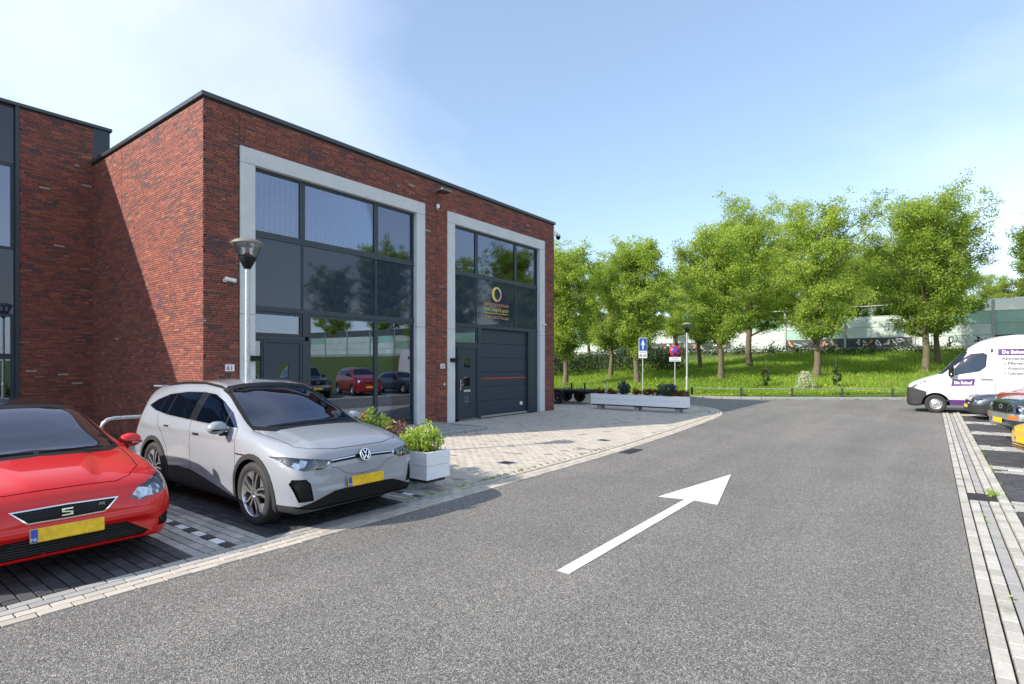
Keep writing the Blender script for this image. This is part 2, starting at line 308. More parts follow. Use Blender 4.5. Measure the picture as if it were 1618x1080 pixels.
# ---- ground: one sheet reaching the horizon, rising into the planted bank
gx = np.concatenate([np.linspace(-1500, -40, 6), np.linspace(-30, 24, 19), np.linspace(25, 66, 150), np.linspace(68, 120, 14), np.linspace(180, 1500, 6)])
gy = np.concatenate([np.linspace(-1500, -130, 6), np.linspace(-110, -22, 23), np.linspace(-20, 45, 110), np.linspace(48, 120, 19), np.linspace(180, 1500, 6)])
X, Y = np.meshgrid(gx, gy, indexing='ij'); Z = terrain(X, Y); nx, ny = X.shape
idx = np.arange(nx * ny).reshape(nx, ny)
F = np.stack([idx[:-1, :-1].ravel(), idx[1:, :-1].ravel(), idx[1:, 1:].ravel(), idx[:-1, 1:].ravel()], 1)
tag(link('ground', np_mesh('ground', np.stack([X.ravel(), Y.ravel(), Z.ravel()], 1), F, M['lawn'], smooth=True)), 'grassy ground rising into a planted bank', kind='structure')
# ---- road
EDGE = smooth_path([(-9, 5.21), (-3, 5.21), (6, 5.22), (10.45, 5.26), (14.2, 5.46), (17, 5.68), (19.96, 5.98), (21.6, 6.32), (22.9, 6.82), (23.9, 7.45), (24.8, 8.5), (25.2, 9.9), (25.4, 12), (25.4, 44)], 6)
kp = [(float(kerb_x(y)), y) for y in np.linspace(-6.5, 44, 60)]
loop = [(-9, -0.29), (28.6, -0.29), (28.6, -6.5)] + kp + EDGE[::-1]
me = bpy.data.meshes.new('road'); bm = bmesh.new(); bm.faces.new([bm.verts.new((x, y, 0)) for x, y in loop]); bmesh.ops.triangulate(bm, faces=bm.faces); bmesh.ops.recalc_face_normals(bm, faces=bm.faces)
bm.to_mesh(me); bm.free(); me.materials.append(M['asphalt'])
if me.polygons[0].normal.z < 0: me.flip_normals()
road = tag(link('road', me), 'grey asphalt one-way road with coarse pale aggregate', kind='structure')
b = MB(); b.prism([(4.22, 2.55), (7.52, 2.57), (7.47, 2.25), (9.66, 2.69), (7.43, 3.05), (7.50, 2.70), (4.22, 2.68)], 0.003)
tag(b.build('road_arrow', M['road_paint'], None, (0, 0, 0.004)), 'white painted straight-ahead arrow on the asphalt road', kind='structure')
# ---- pavers
def block_arrays(cx, cy, lx, ly, ang, zt, ch=0.005, depth=0.06):
    """chamfered blocks as arrays: centre, half sizes, angle, top height"""
    n = len(cx); ca, sa = np.cos(ang), np.sin(ang); V = np.zeros((n, 8, 3))
    for k, (a, b_) in enumerate(((-1, -1), (1, -1), (1, 1), (-1, 1))):
        for lev, (ins, dz) in enumerate(((0, -depth), (ch, 0.0))):
            u = a * (lx / 2 - ins); w_ = b_ * (ly / 2 - ins); i = k + 4 * lev
            V[:, i, 0] = cx + u * ca - w_ * sa; V[:, i, 1] = cy + u * sa + w_ * ca; V[:, i, 2] = zt + dz
    base = np.array([(4, 5, 6, 7), (0, 1, 5, 4), (1, 2, 6, 5), (2, 3, 7, 6), (3, 0, 4, 7)])
    F_ = (base[None] + (np.arange(n) * 8)[:, None, None]).reshape(-1, 4)
    return V.reshape(-1, 3), F_
PAVER_CACHE = {}
def pave(parent, rows, n_ind, name='paver'):
    """rows: (cx, cy, lx, ly, ang, z, material, tone). The n_ind nearest in view become objects of their own, the rest one mesh."""
    sc_ = []
    for i, r in enumerate(rows):
        d = in_view(r[0], r[1])
        if d: sc_.append((d, i))
    sc_.sort(); ind = set(i for _, i in sc_[:n_ind])
    for i in sorted(ind):
        cx_, cy_, lx, ly, ang, z, m, tn = rows[i]; q = min(9, int(tn * 10)); key = (m, q, round(lx, 3), round(ly, 3))
        if key not in PAVER_CACHE:
            V, F_ = block_arrays(np.zeros(1), np.zeros(1), lx, ly, np.zeros(1), np.zeros(1))
            PAVER_CACHE[key] = np_mesh('paver', V, F_, M[m], np.full(len(F_), (q + 0.5) / 10))
        link(name, PAVER_CACHE[key], parent, (cx_, cy_, z), (random.uniform(-.006, .006), random.uniform(-.006, .006), ang))
    rest = [r for i, r in enumerate(rows) if i not in ind]
    if not rest: return
    mats = sorted(set(r[6] for r in rest)); A = np.array([[r[0], r[1], r[2], r[3], r[4], r[5], r[7]] for r in rest])
    V, F_ = block_arrays(A[:, 0], A[:, 1], A[:, 2], A[:, 3], A[:, 4], A[:, 5])
    me_ = np_mesh('paver_field', V, F_, None, np.repeat(A[:, 6], 5))
    for m in mats: me_.materials.append(M[m])
    me_.polygons.foreach_set('material_index', np.repeat(np.array([mats.index(r[6]) for r in rest], np.int32), 5)); me_.update()
    tag(link('paver_field', me_, parent), kind='stuff')
random.seed(3)
PL, PW = 0.21, 0.105
def field(x0, x1, y0, y1, mat, inside=None, z=0.006, dark=0.0):
    rows = []; i = 0; x = x0
    while x + PW <= x1 + 1e-6:
        y = y0 - (PL / 2 if i % 2 else 0)
        while y < y1 - 0.02:
            a, b_ = max(y, y0), min(y + PL, y1)
            if b_ - a > 0.05:
                cx_, cy_ = x + PW / 2, (a + b_) / 2
                m = inside(cx_, cy_) if inside else mat
                if m:
                    tn = random.random() * 0.85
                    if dark and random.random() < dark: tn = 0.97
                    rows.append((cx_, cy_, PW - 0.006, b_ - a - 0.006, 0.0, z + random.uniform(-.002, .002), m, tn))
            y += PL
        x += PW; i += 1
    return rows
def divider_mat(c0):
    """7 courses: grey, a middle course of alternating white and black, grey"""
    def f(x, y):
        k = int((x - c0) / PW + 1e-4)
        if k == 3: return 'paver_white' if int((y - 5.66) / PL + 100) % 2 == 0 else 'paver_dark'
        return 'paver_grey'
    return f
def joint_sheet(name, pts, z, label):
    me_ = bpy.data.meshes.new(name); bm_ = bmesh.new(); f = bm_.faces.new([bm_.verts.new((x, y, z)) for x, y in pts]); 
    bmesh.ops.triangulate(bm_, faces=[f]); bm_.to_mesh(me_); bm_.free(); me_.materials.append(M['soil_joint'])
    if me_.polygons[0].normal.z < 0: me_.flip_normals()
    return tag(link(name, me_), label, kind='structure')
# left parking bays
park = joint_sheet('parking_bays', [(-6, 5.2), (5.82, 5.2), (5.82, 18.9), (-6, 18.9)], -0.012, 'dark block-paved parking bays in front of the brick buildings')
DV = [-0.2, 2.43, 5.08]; rows = []
for a, b_ in zip([-2.6] + [d + 7 * PW for d in DV], DV): rows += field(a, b_, 5.65, 11.0, 'paver_dark')
for d in DV: 
    rr = []
    for i in range(7):
        y = 5.65 + (0 if i == 3 or i % 2 else -PL / 2); k = 0
        while y < 11.0:
            a, b_ = max(y, 5.65), y + PL
            m = ('paver_white' if k % 2 else 'paver_dark') if i == 3 else 'paver_grey'
            rr.append((d + (i + .5) * PW, (a + b_) / 2, PW - 0.006, b_ - a - 0.006, 0, 0.006 + random.uniform(-.002, .002), m, random.random())); y += PL; k += 1
    rows += rr
rows += field(-3.0, 5.8, 11.03, 14.5, 'paver_grey')
pave(park, rows, 300)
# forecourt
fore = joint_sheet('forecourt', [(5.82, 5.2)] + [(x, y - .01) for x, y in EDGE if x > 6] + [(25.4, 30), (19.1, 30), (19.1, 12.2), (5.82, 12.2)], -0.011, 'pale block-paved forecourt in front of the office doors')
ex = np.array([p[0] for p in EDGE]); ey = np.array([p[1] for p in EDGE]); e_in = np.stack([ex, ey], 1)
def edge_dist(x, y):
    return float(np.min(np.hypot(e_in[:, 0] - x, e_in[:, 1] - y)))
EDGE_D = smooth_path(EDGE, 4); e_in = np.array(EDGE_D)
def fore_in(x, y):
    if x < 12.16 and y > 10.06: return None
    if x > 24.6 or (y > 12.2 and x < 19.05): return None
    if x > 18 and y < 12:
        if edge_dist(x, y) < 0.47 : return None
        if x > 21.0 and y < np.interp(x, ex[ex < 25], ey[ex < 25]) + 0.4: return None
    elif y < np.interp(x, ex[ex < 24], ey[ex < 24]) + 0.48: return None
    return 'paver_light'
pave(fore, field(5.83, 24.6, 5.65, 12.19, 'paver_light', fore_in, dark=0.018) + field(19.15, 24.6, 12.19, 17, 'paver_light', fore_in, z=0.005), 300)
# gutter courses that follow the road edge
gut = joint_sheet('road_edging', [EDGE[0], (-9, 5.66)] + [(-6, 5.655), (5.5, 5.655)] + [(x, y + .46) for x, y in EDGE if 5.6 < x < 21] + [(x, y) for x, y in EDGE[::-1] if x > -8.9 and y < 8], -0.009, 'pale concrete block edging between the road and the parking bays')
rows = []
for k in range(4):
    off = 0.055 + k * 0.108
    P = []
    for i, (x, y) in enumerate(EDGE):
        a = Vector(EDGE[max(i - 1, 0)]); c_ = Vector(EDGE[min(i + 1, len(EDGE) - 1)]); d = (c_ - a).normalized(); P.append((x - d.y * off, y + d.x * off))
    P = [p for p in P if p[1] < 16]
    for i, (p, d) in enumerate(interp_path(([(P[0][0] + (k % 2) * 0.105, P[0][1])] + P[1:]), 0.212)):
        m = 'paver_light' if k < 2 else ('paver_grey' if p.x < 5.8 else 'paver_light')
        deep = -0.012 if (p.x > 6 and k == 2) else 0.0
        rows.append((p.x, p.y, 0.206, 0.103, math.atan2(d.y, d.x), 0.008 + deep + random.uniform(-.002, .002), m, random.random() * (0.8 if k < 3 else 0.6)))
pave(gut, rows, 300, 'edging_block')
# right-hand gutter and parking bays
rg = joint_sheet('gutter', [(-9, -0.285), (-9, -0.83), (28.6, -0.83), (28.6, -0.285)], -0.03, 'pale concrete block gutter along the right-hand parking bays')
rows = []
for k, (y0, y1, z) in enumerate([(-.295, -.395, .008), (-.40, -.50, .008), (-.505, -.605, -.016), (-.61, -.71, .004), (-.715, -.825, .02)]):
    x = -2.0 - 0.07 * k
    while x < 27.5:
        if not (k in (1, 2, 3) and 9.9 < x + 0.1 < 10.5): rows.append((x + .105, (y0 + y1) / 2, 0.206, y1 - y0 if False else abs(y1 - y0) - .004, 0, z + random.uniform(-.002, .002), 'paver_grey' if k == 2 else 'kerb_concrete', random.random() * (0.5 if k == 2 else 1)))
        x += 0.212
pave(rg, rows, 300, 'gutter_block')
b = MB(); b.box(10.0, 10.42, -.71, -.40, -.035, -.008)
for i in range(7): b.box(10.03 + i * .054, 10.05 + i * .054, -.69, -.42, -.008, 0.0)
tag(b.build('drain_grate', M['dark_plastic']), 'dark iron drain grate in the right-hand gutter', 'drain')
rp = joint_sheet('parking_row', [(-9, -0.82), (-9, -7.2), (28.6, -7.2), (28.6, -0.82)], -0.012, 'dark block-paved parking row on the right with pale divider strips')
rows = []; DR = [-.6, 2.7, 6.0, 9.3, 12.6, 15.85, 19.2, 22.45, 25.75]
for a, b_ in zip([d + 7 * PW for d in DR], DR[1:]): rows += field(a, b_, -3.4, -0.84, 'paver_dark') if a > 5 else []
for d in DR[2:]:
    for i in range(7):
        y = -0.84 - (PL / 2 if i % 2 and i != 3 else PL); k = 0
        while y > -6:
            m = ('paver_white' if k % 3 == 1 else 'paver_grey') if i == 3 else ('paver_dark' if random.random() < .06 else 'paver_grey')
            rows.append((d + (i + .5) * PW, y + PL / 2, PW - .006, PL - .006, 0, 0.007 + random.uniform(-.002, .002), m, random.random())); y -= PL; k += 1
pave(rp, rows, 300)
# raised pavement by the first bay, with its rounded kerb
sw = tag(MB().box(5.50, 12.10, 10.2, 12.24, -0.05, 0.075).build('doorstep_pavement', M['soil_joint']), 'raised block pavement strip below the large office window', kind='structure')
pave(sw, [(r[0], r[1], r[2], r[3], 0, 0.082, 'paver_grey', r[7]) for r in field(5.5, 12.1, 10.2, 12.22, 'paver_grey')], 300)
k0 = tag(bpy.data.objects.new('kerb', None), 'low rounded concrete kerb edging the raised pavement', kind='structure'); COL.objects.link(k0)
for i in range(7):
    x0 = 5.5 + i * 0.96; MB().box(0, 0.95, 0, 0.13, 0, 0.125).build('kerb_stone', M['foot_concrete'], k0, (x0, 10.06, -0.03), bevel=0.03, seg=2)
MB().box(0, 0.13, 0, 2.05, 0, 0.12).build('kerb_stone', M['foot_concrete'], k0, (12.12, 10.2, -0.03), bevel=0.03, seg=2)
# verge kerb stones
k1 = tag(bpy.data.objects.new('verge_kerb', None), 'concrete kerb between the road and the grass bank', kind='structure'); COL.objects.link(k1)
KM = MB().box(-0.48, 0.48, -0.09, 0.09, -0.1, 0.11).mesh('kerb_stone', M['foot_concrete'], 0.02, 1)
for p, d in interp_path(kp, 0.985):
    if p.y < 26: link('kerb_stone', KM, k1, (p.x + .05, p.y, 0), (0, 0, math.atan2(d.y, d.x)))
# little details: manhole covers in the forecourt
for (x, y, lab) in ((8.25, 6.35, 'small steel utility cover in the paving near the planter'), (12.1, 6.35, 'small steel utility cover in the paving near the road bend')):
    b = MB(); b.box(x - .16, x + .16, y - .16, y + .16, -0.02, 0.011).mat(1).box(x - .12, x + .12, y - .12, y + .12, 0.011, 0.013)
    tag(b.build('utility_cover', [M['galvanised'], M['dark_plastic']]), lab, 'cover')
b = MB().box(10.62, 11.3, 4.98, 5.22, -0.02, 0.012)
for i in range(9): b.mat(1).box(10.66 + i * .07, 10.695 + i * .07, 5.0, 5.2, 0.012, 0.0135)
tag(b.build('gully_grate', [M['dark_plastic'], M['print_black']]), 'dark gully grate at the road edge beside the forecourt', 'drain')
# ================================================================ BUILDINGS
BL, BH, JT = 0.235, 0.040, 0.010
def tone_field(u, z, rs):
    n_ = math.sin(u * 2.3 + 1.7 * math.sin(z * 1.9)) * math.sin(z * 3.1 + 1.1 * math.sin(u * 1.3 + 2)) 
    t_ = 0.55 + 0.14 * rs.gauss(0, 1)
    if rs.random() < 0.07 + 0.30 * max(0, n_) ** 1.5: t_ = rs.uniform(0.02, 0.30)
    if rs.random() < 0.0012: t_ = 1.0
    return min(1, max(0, t_ if t_ == 1.0 else min(t_, 0.93)))
BRICK_CACHE = {}
def bricklay(part, width, height, openings, seed, z0=0.0, n_ind=300, rot=0.0, org=(0, 0), u_first=0.0, joints=(), hidden=lambda u, z: False):
    """lay running bricks on local plane: u along, front face 12 mm proud. part = wall object that owns them. rot/org place u in the thing's frame."""
    rs = random.Random(seed); items = []; course = BH + JT; nz_ = int(height / course); ca, sa = math.cos(rot), math.sin(rot)
    for j in range(nz_):
        z = z0 + j * course; u = -rs.uniform(0, BL)
        while u < width:
            ln = BL if rs.random() > 0.22 else BL * 0.47
            a, b_ = max(u, 0.0), min(u + ln, width); segs = [(a, b_)]
            for (o0, o1, oz0, oz1) in openings:
                if z + BH > oz0 and z < oz1:
                    new = []
                    for (p, q) in segs:
                        if q <= o0 or p >= o1: new.append((p, q)); continue
                        if p < o0: new.append((p, o0 - 0.004))
                        if q > o1: new.append((o1 + 0.004, q))
                    segs = new
            for jx in joints:
                segs = [s for (p, q) in segs for s in (((p, jx - .006), (jx + .006, q)) if p < jx < q else ((p, q),))]
            for (p, q) in segs:
                if q - p > 0.03: items.append((p, q, z, tone_field((p + q) / 2, z, rs), rs.uniform(-0.002, 0.003)))
            u += ln + JT
    sc_ = []
    for i, (p, q, z, tn, dy) in enumerate(items):
        if abs(q - p - BL) > 0.002 and abs(q - p - BL * .47) > 0.002 or hidden(p, z): continue
        x, y = org[0] + ca * p, org[1] + sa * p; gx_, gy_ = part.parent.location.x + x, part.parent.location.y + y
        d = in_view(gx_, gy_, z)
        if d: sc_.append((d, i))
    sc_.sort(); ind = set(i for _, i in sc_[:n_ind])
    def arr(p, q, z, dy): 
        return [(p, 0.02, z), (q, 0.02, z), (q, 0.02, z + BH), (p, 0.02, z + BH), (p, -0.012 - dy, z), (q, -0.012 - dy, z), (q, -0.012 - dy, z + BH), (p, -0.012 - dy, z + BH)]
    base = np.array([(4, 5, 6, 7), (0, 1, 5, 4), (1, 2, 6, 5), (2, 3, 7, 6), (3, 0, 4, 7)])
    V = []; T = []
    for i, (p, q, z, tn, dy) in enumerate(items):
        if i in ind:
            k = (int(tn * 15), q - p > 0.2)
            if k not in BRICK_CACHE:
                l_ = BL if k[1] else BL * .47
                BRICK_CACHE[k] = np_mesh('brick', np.array(arr(0, l_, 0, 0)), base, M['brick'], np.full(5, min(1, (k[0] + .5) / 15 if k[0] < 15 else 1)))
            link('brick', BRICK_CACHE[k], part, (org[0] + ca * p + sa * dy, org[1] + sa * p - ca * dy, z), (0, 0, rot))
        else: V.append(arr(p, q, z, dy)); T += [tn] * 5
    V = np.array(V); n = len(V); F_ = (base[None] + (np.arange(n) * 8)[:, None, None]).reshape(-1, 4); V = V.reshape(-1, 3)
    W = np.stack([org[0] + ca * V[:, 0] - sa * V[:, 1], org[1] + sa * V[:, 0] + ca * V[:, 1], V[:, 2]], 1)
    tag(link('brickwork', np_mesh('brickwork', W, F_, M['brick'], T), part), kind='stuff')
def window(parent, name, x0, x1, z0, z1, y, fr=0.055, pane='window_glass', dep=0.07):
    """frame of four members with its own pane"""
    f = MB().box(x0, x0 + fr, y - dep / 2, y + dep / 2, z0, z1).box(x1 - fr, x1, y - dep / 2, y + dep / 2, z0, z1)
    f.box(x0 + fr, x1 - fr, y - dep / 2 + .001, y + dep / 2, z0, z0 + fr).box(x0 + fr, x1 - fr, y - dep / 2 + .001, y + dep / 2, z1 - fr, z1)
    o = f.build(name, M['anthracite'], parent)
    MB().box(x0 + fr, x1 - fr, y - .006, y + .006, z0 + fr, z1 - fr).build('pane', M[pane], o)
    return o
AX, AY, BHT, BW = 5.47, 12.26, 7.50, 13.61
SIDE = 6.73
ob = thing('brick_office', 'red brown brick office with two tall concrete-framed window bays', 'building', (AX, AY, 0))
bays = [(0.76, 6.40), (7.37, 12.91)]; FT = 6.70                        # outer edges of the concrete frames
# walls as thick shells with real openings
b = MB(); y0, y1 = 0.0, 0.30
for a, c_ in ((0, bays[0][0]), (bays[0][1], bays[1][0]), (bays[1][1], BW)): b.box(a, c_, y0, y1, -0.1, FT)
b.box(0, BW, y0, y1, FT, BHT)
fw = b.build('front_wall', M['mortar'], ob)
sw_ = MB().box(0.0, 0.30, 0.302, SIDE + 6, -0.1, BHT).build('side_wall', M['mortar'], ob)
MB().box(BW - .3, BW, 0.302, 12.7, -0.1, BHT).build('end_wall', M['brick'], ob)
MB().box(0.3, BW - .3, 12.3, 12.6, -0.1, BHT).build('back_wall', M['mortar'], ob)
MB().box(0.31, BW - .31, 0.31, 12.29, BHT - .35, BHT - .2).build('roof', M['dark_plastic'], ob)
bricklay(fw, BW, BHT - .02, [(a, c_, -1, FT) for a, c_ in bays], 11, n_ind=150, joints=(0.74, 6.9), hidden=lambda u, z: z < 2.2 and u < 5)
# side wall: u runs towards +y from the corner, brick faces look to -x
bricklay(sw_, SIDE, BHT - .02, [], 12, n_ind=150, rot=math.pi / 2 + math.pi, org=(0, SIDE), joints=(SIDE - 4.55,), hidden=lambda u, z: z < 1.6)
# coping
b = MB().box(-0.06, BW + .06, -0.06, 0.36, BHT, BHT + .10); b.build('coping', M['coping_metal'], ob, bevel=0.008)
MB().box(-0.06, 0.36, 0.362, SIDE + 6, BHT, BHT + .10).build('coping', M['coping_metal'], ob, bevel=0.008)
MB().box(BW - .36, BW + .06, 0.362, 12.7, BHT, BHT + .10).build('coping', M['coping_metal'], ob, bevel=0.008)
# concrete frames
FWD = 0.35
for bi, (a, c_) in enumerate(bays):
    fr = empty('concrete_frame', ob)
    MB().box(a, c_, -0.035, 0.26, FT - FWD, FT).build('lintel', M['concrete_frame'], fr, bevel=0.006)
    for x0 in (a, c_ - FWD):
        for z0, z1 in ((-0.02, 2.96), (2.968, FT - FWD - .008)): MB().box(x0, x0 + FWD, -0.035, 0.26, z0, z1).build('jamb', M['concrete_frame'], fr, bevel=0.006)
# glazing
IY = 0.13
def slats(parent, x0, x1, z0, z1, y):
    n = int((x1 - x0) / 0.125)
    me_ = MB().box(-0.046, 0.046, -0.0012, 0.0012, 0, z1 - z0).mesh('slat', M['blind_fabric'])
    for i in range(n): link('slat', me_, parent, (x0 + 0.05 + i * (x1 - x0) / n, y, z0), (0, 0, R(10 + random.uniform(-3, 3))))
for bi, (a, c_) in enumerate(bays):
    x0, x1 = a + FWD, c_ - FWD; m1, m2 = ((2.37, 4.64) if bi == 0 else (8.92, 11.14))
    R1, R2 = 4.82, 3.13
    for p, q in ((x0, m1), (m1, m2), (m2, x1)):
        wdw = window(ob, 'window', p + .002, q - .002, R1 + .03, FT - FWD - .002, IY, 0.07)
        bl = empty('blind', ob); slats(bl, p + .09, q - .09, R1 + .12, FT - FWD - .08, IY + .10)
        MB().box(p + .08, q - .08, IY + .05, IY + .14, FT - FWD - .08, FT - FWD - .04).build('head_rail', M['white_plastic'], bl)
        pn = MB().box(p + .03, q - .03, IY - .02, IY + .02, R2 + .07, R1 - .05).build('spandrel_panel', M['spandrel'], ob)
        for fx in (p + .004, q - .032): MB().box(fx, fx + .028, IY - .032, IY + .032, R2 + .05, R1 - .03).build('panel_frame', M['anthracite'], pn)
    MB().box(x0, x1, IY - .05, IY + .05, R1 - .05, R1 + .028).build('transom', M['anthracite'], ob)
    MB().box(x0, x1, IY - .05, IY + .05, R2 - .05, R2 + .068).build('transom', M['anthracite'], ob)
    # door leaf with its side light and top light
    dx0, dx1 = (x0 + .28, x0 + 1.22)
    window(ob, 'side_light', x0 + .01, dx0 - .03, 0.06, 2.42, IY, 0.04)
    window(ob, 'top_light', x0 + .01, dx1 + .03, 2.52, R2 - .06, IY, 0.06)
    MB().box(x0, dx1 + .1, IY - .05, IY + .05, 2.425, 2.515).build('door_head', M['anthracite'], ob)
    MB().box(dx1 + .035, dx1 + .20, IY - .06, IY + .06, 0, 2.42).box(dx1 + .035, dx1 + .20, IY - .06, IY + .06, 2.52, R2 - .05).build('post', M['anthracite'], ob)
    d = MB().box(dx0 - .028, dx0 + .03, IY - .05, IY + .05, 0, 2.42).box(dx1 - .03, dx1 + .03, IY - .05, IY + .05, 0, 2.42).box(dx0 + .03, dx1 - .03, IY - .05, IY + .05, 2.36, 2.42)
    if bi == 0: holes = [(dx0 + .36, dx0 + .62, 1.53, 1.87)]
    else: holes = [(dx0 + .30, dx0 + .60, z, z + .30) for z in (0.5, 1.12, 1.74)]
    hx0, hx1 = holes[0][0], holes[0][1]
    d.box(dx0 + .03, hx0, IY - .025, IY + .025, .03, 2.355).box(hx1, dx1 - .03, IY - .025, IY + .025, .03, 2.355)
    zs = [.03] + [v for h in holes for v in h[2:]] + [2.355]
    for k in range(0, len(zs), 2): d.box(hx0, hx1, IY - .0245, IY + .0245, zs[k], zs[k + 1])
    door = d.build('door', M['anthracite_door'], ob)
    for h in holes: MB().box(h[0] + .002, h[1] - .002, IY - .01, IY + .01, h[2] + .002, h[3] - .002).build('pane', M['window_glass'] if bi == 0 else M['white_plastic'] if False else M['window_glass'], door)
    if bi == 1:
        MB().box(hx0 - .01, hx1 + .01, IY - .034, IY - .026, .93, 1.0).build('letter_flap', M['silver'], door)
        MB().cyl((dx0 + .08, IY - .08, 1.08), (dx0 + .08, IY - .08, 1.3), .012).cyl((dx0 + .08, IY - .08, 1.17), (dx0 + .22, IY - .08, 1.17), .010).box(dx0 + .055, dx0 + .105, IY - .07, IY - .026, 1.0, 1.34).build('handle', M['steel'], door)
    else:
        MB().cyl((dx0 + .08, IY - .08, 1.12), (dx0 + .2, IY - .08, 1.12), .010).box(dx0 + .055, dx0 + .105, IY - .07, IY - .026, 1.0, 1.3).build('handle', M['steel'], door)
    MB().box(dx0, dx1, IY - .12, IY + .02, 0.0, 0.028).build('threshold', M['silver'], ob)
    if bi == 0:
        window(ob, 'window', dx1 + .205, m2 - .002, 0.10, R2 - .055, IY, 0.06); window(ob, 'window', m2 + .002, x1 - .003, 0.10, R2 - .055, IY, 0.06)
        MB().box(dx1 + .2, x1, IY - .05, IY + .06, 0.0, 0.098).build('base_rail', M['anthracite'], ob)
    else:
        # sectional garage door
        g0, g1 = 9.10, 11.95; GY = IY + .06
        gd = empty('garage_door', ob); hgt = 3.0 / 6
        for k in range(6):
            pz = 0.07 + k * hgt; sec = MB().box(g0, g1, GY, GY + .04, pz, pz + hgt - .006)
            so = sec.build('door_section', M['anthracite_door'], gd, bevel=0.004)
            for q in range(4): MB().box(g0 + .002, g1 - .002, GY - .004, GY - .0005, pz + .015 + q * hgt / 4, pz + hgt / 4 * (q + 1) - .012).build('rib', M['anthracite_door'], so)
        MB().box(g0 + .03, g1 - .03, GY - .009, GY - .0045, 1.33, 1.365).build('orange_line', M['line_red'], gd)
        MB().box(g1 - .42, g1 - .26, GY - .009, GY - .0045, .32, .44).build('label_sticker', M['sign_white'], gd)
        MB().box(g0, g1, GY - .05, GY + .05, 0.0, .062).build('sill', M['kerb_concrete'], gd)
        MB().box(g1 + .002, x1, IY - .04, IY + .12, 0.0, R2 - .052).build('side_panel', M['anthracite'], ob)
        MB().box(g0 - .2, g0 - .002, IY - .055, IY + .12, 0.0, R2 - .052).build('post', M['anthracite'], ob) if False else None
    # dim room behind the bay
    rm = MB().box(a, c_, 5.0, 5.1, 0, FT).box(a, c_, .32, 5.0, -.02, 0.02).box(a, c_, .32, 5.0, 3.0, 3.16).box(a, c_, .32, 5.0, FT - .2, FT - .05)
    rm.box(a - .1, a, .32, 5, 0, FT).box(c_, c_ + .1, .32, 5, 0, FT).build('interior_shell', M['interior'], ob)
# furniture of the facade: each a thing of its own, fixed to the wall
def wall(x, z, y=-0.02): return (AX + x, AY + y, z)
# company name on the spandrel glass
sg = thing('glass_lettering', 'round yellow and pink logo with company lettering on dark glass', 'sign', (AX + 10.03, AY + IY - .024, 0))
ang = [i * 2 * math.pi / 40 for i in range(41)]
def crescent(a0, a1, rx, rz, ix, iz, ox, oz, n=24):
    out = [(rx * math.cos(a0 + (a1 - a0) * i / n), rz * math.sin(a0 + (a1 - a0) * i / n)) for i in range(n + 1)]
    inn = [(ox + ix * math.cos(a0 + (a1 - a0) * i / n), oz + iz * math.sin(a0 + (a1 - a0) * i / n)) for i in range(n + 1)]
    return out, inn
def ring_part(name, a0, a1, mat, o=(0.03, 0.0)):
    ou, inn = crescent(a0, a1, .27, .26, .17, .20, *o); b_ = MB(); n = len(ou)
    b_.add([(x, -.003, 4.33 + z) for x, z in ou] + [(x, -.003, 4.33 + z) for x, z in inn], [(i, i + 1, n + i + 1, n + i) for i in range(n - 1)])
    return b_.build(name, M[mat], sg)
ring_part('logo_ring', R(60), R(265), 'print_yellow'); ring_part('logo_ring', R(-95), R(20), 'print_pink'); ring_part('logo_ring', R(20), R(60), 'sign_white')
for txt, z, sz, mat in (('EXPERTISECENTRUM', 3.90, .135, 'print_orange'), ('kind, jeugd & gezin', 3.72, .185, 'print_yellow'), ('Onderzoek & Therapie', 3.46, .145, 'print_orange')):
    me = text_mesh(txt, sz, M[mat], 0.0005, 'CENTER'); wd = max(v.co.x for v in me.vertices) - min(v.co.x for v in me.vertices)
    me.transform(Matrix.Diagonal((1.36 / wd, 1, 1, 1))); link('lettering', me, sg, (0, -.003, z), (R(90), 0, 0))
MB().box(-.68, .68, -.004, -.002, 3.635, 3.65).build('rule_line', M['print_yellow'], sg)
for num, x, z in (('61', 0.53, 1.77), ('59', 7.15, 1.79)):
    n_ = thing('number_plate', {'61': 'white number plate 61 on the brick corner beside the lamp post', '59': 'white number plate 59 on the narrow pier between the bays'}[num], 'house number', wall(x, z))
    MB().box(-.10, .10, -.022, 0, -.075, .075).build('plate', M['sign_white'], n_, bevel=.004)
    link('digits', text_mesh(num, .15, M['print_black'], .001, 'CENTER'), n_, (0, -.0235, -.052), (R(90), 0, 0))
c1 = thing('security_camera', 'white bullet camera on the brick beside the first bay', 'camera', wall(0.42, 3.66))
MB().cyl((0, 0, 0), (0, -.06, 0), .04).build('mount', M['white_plastic'], c1); MB().cyl((-.05, -.12, .03), (.16, -.20, -.01), .042, n=16).build('housing', M['white_plastic'], c1); MB().cyl((.16, -.2, -.01), (.165, -.202, -.011), .03).build('lens', M['print_black'], c1)
MB().cyl((0, -.05, 0), (0, -.14, .02), .015).build('arm', M['white_plastic'], c1)
c2 = thing('dome_camera', 'dark dome camera on a white bracket at the far roof corner', 'camera', wall(BW - .05, 7.15, 0.05))
MB().box(0, .10, -.1, .06, -.1, .12).build('bracket', M['white_plastic'], c2, bevel=.01); MB().tube([(.1, 0, .05), (.3, -.04, .08), (.38, -.05, .02)], .03).build('arm', M['white_plastic'], c2)
MB().lathe([(0.001, -.2), (.06, -.185), (.09, -.13), (.10, -.06)], 20, Matrix.Translation((.38, -.05, 0))).build('dome', M['black_plastic'], c2); MB().lathe([(.10, -.06), (.11, 0), (.07, .04), (.001, .05)], 20, Matrix.Translation((.38, -.05, 0))).build('shade', M['white_plastic'], c2)
c3 = thing('wall_sensor', 'tiny white sensor on the right jamb of the garage bay', 'sensor', wall(12.75, 3.42, -.035))
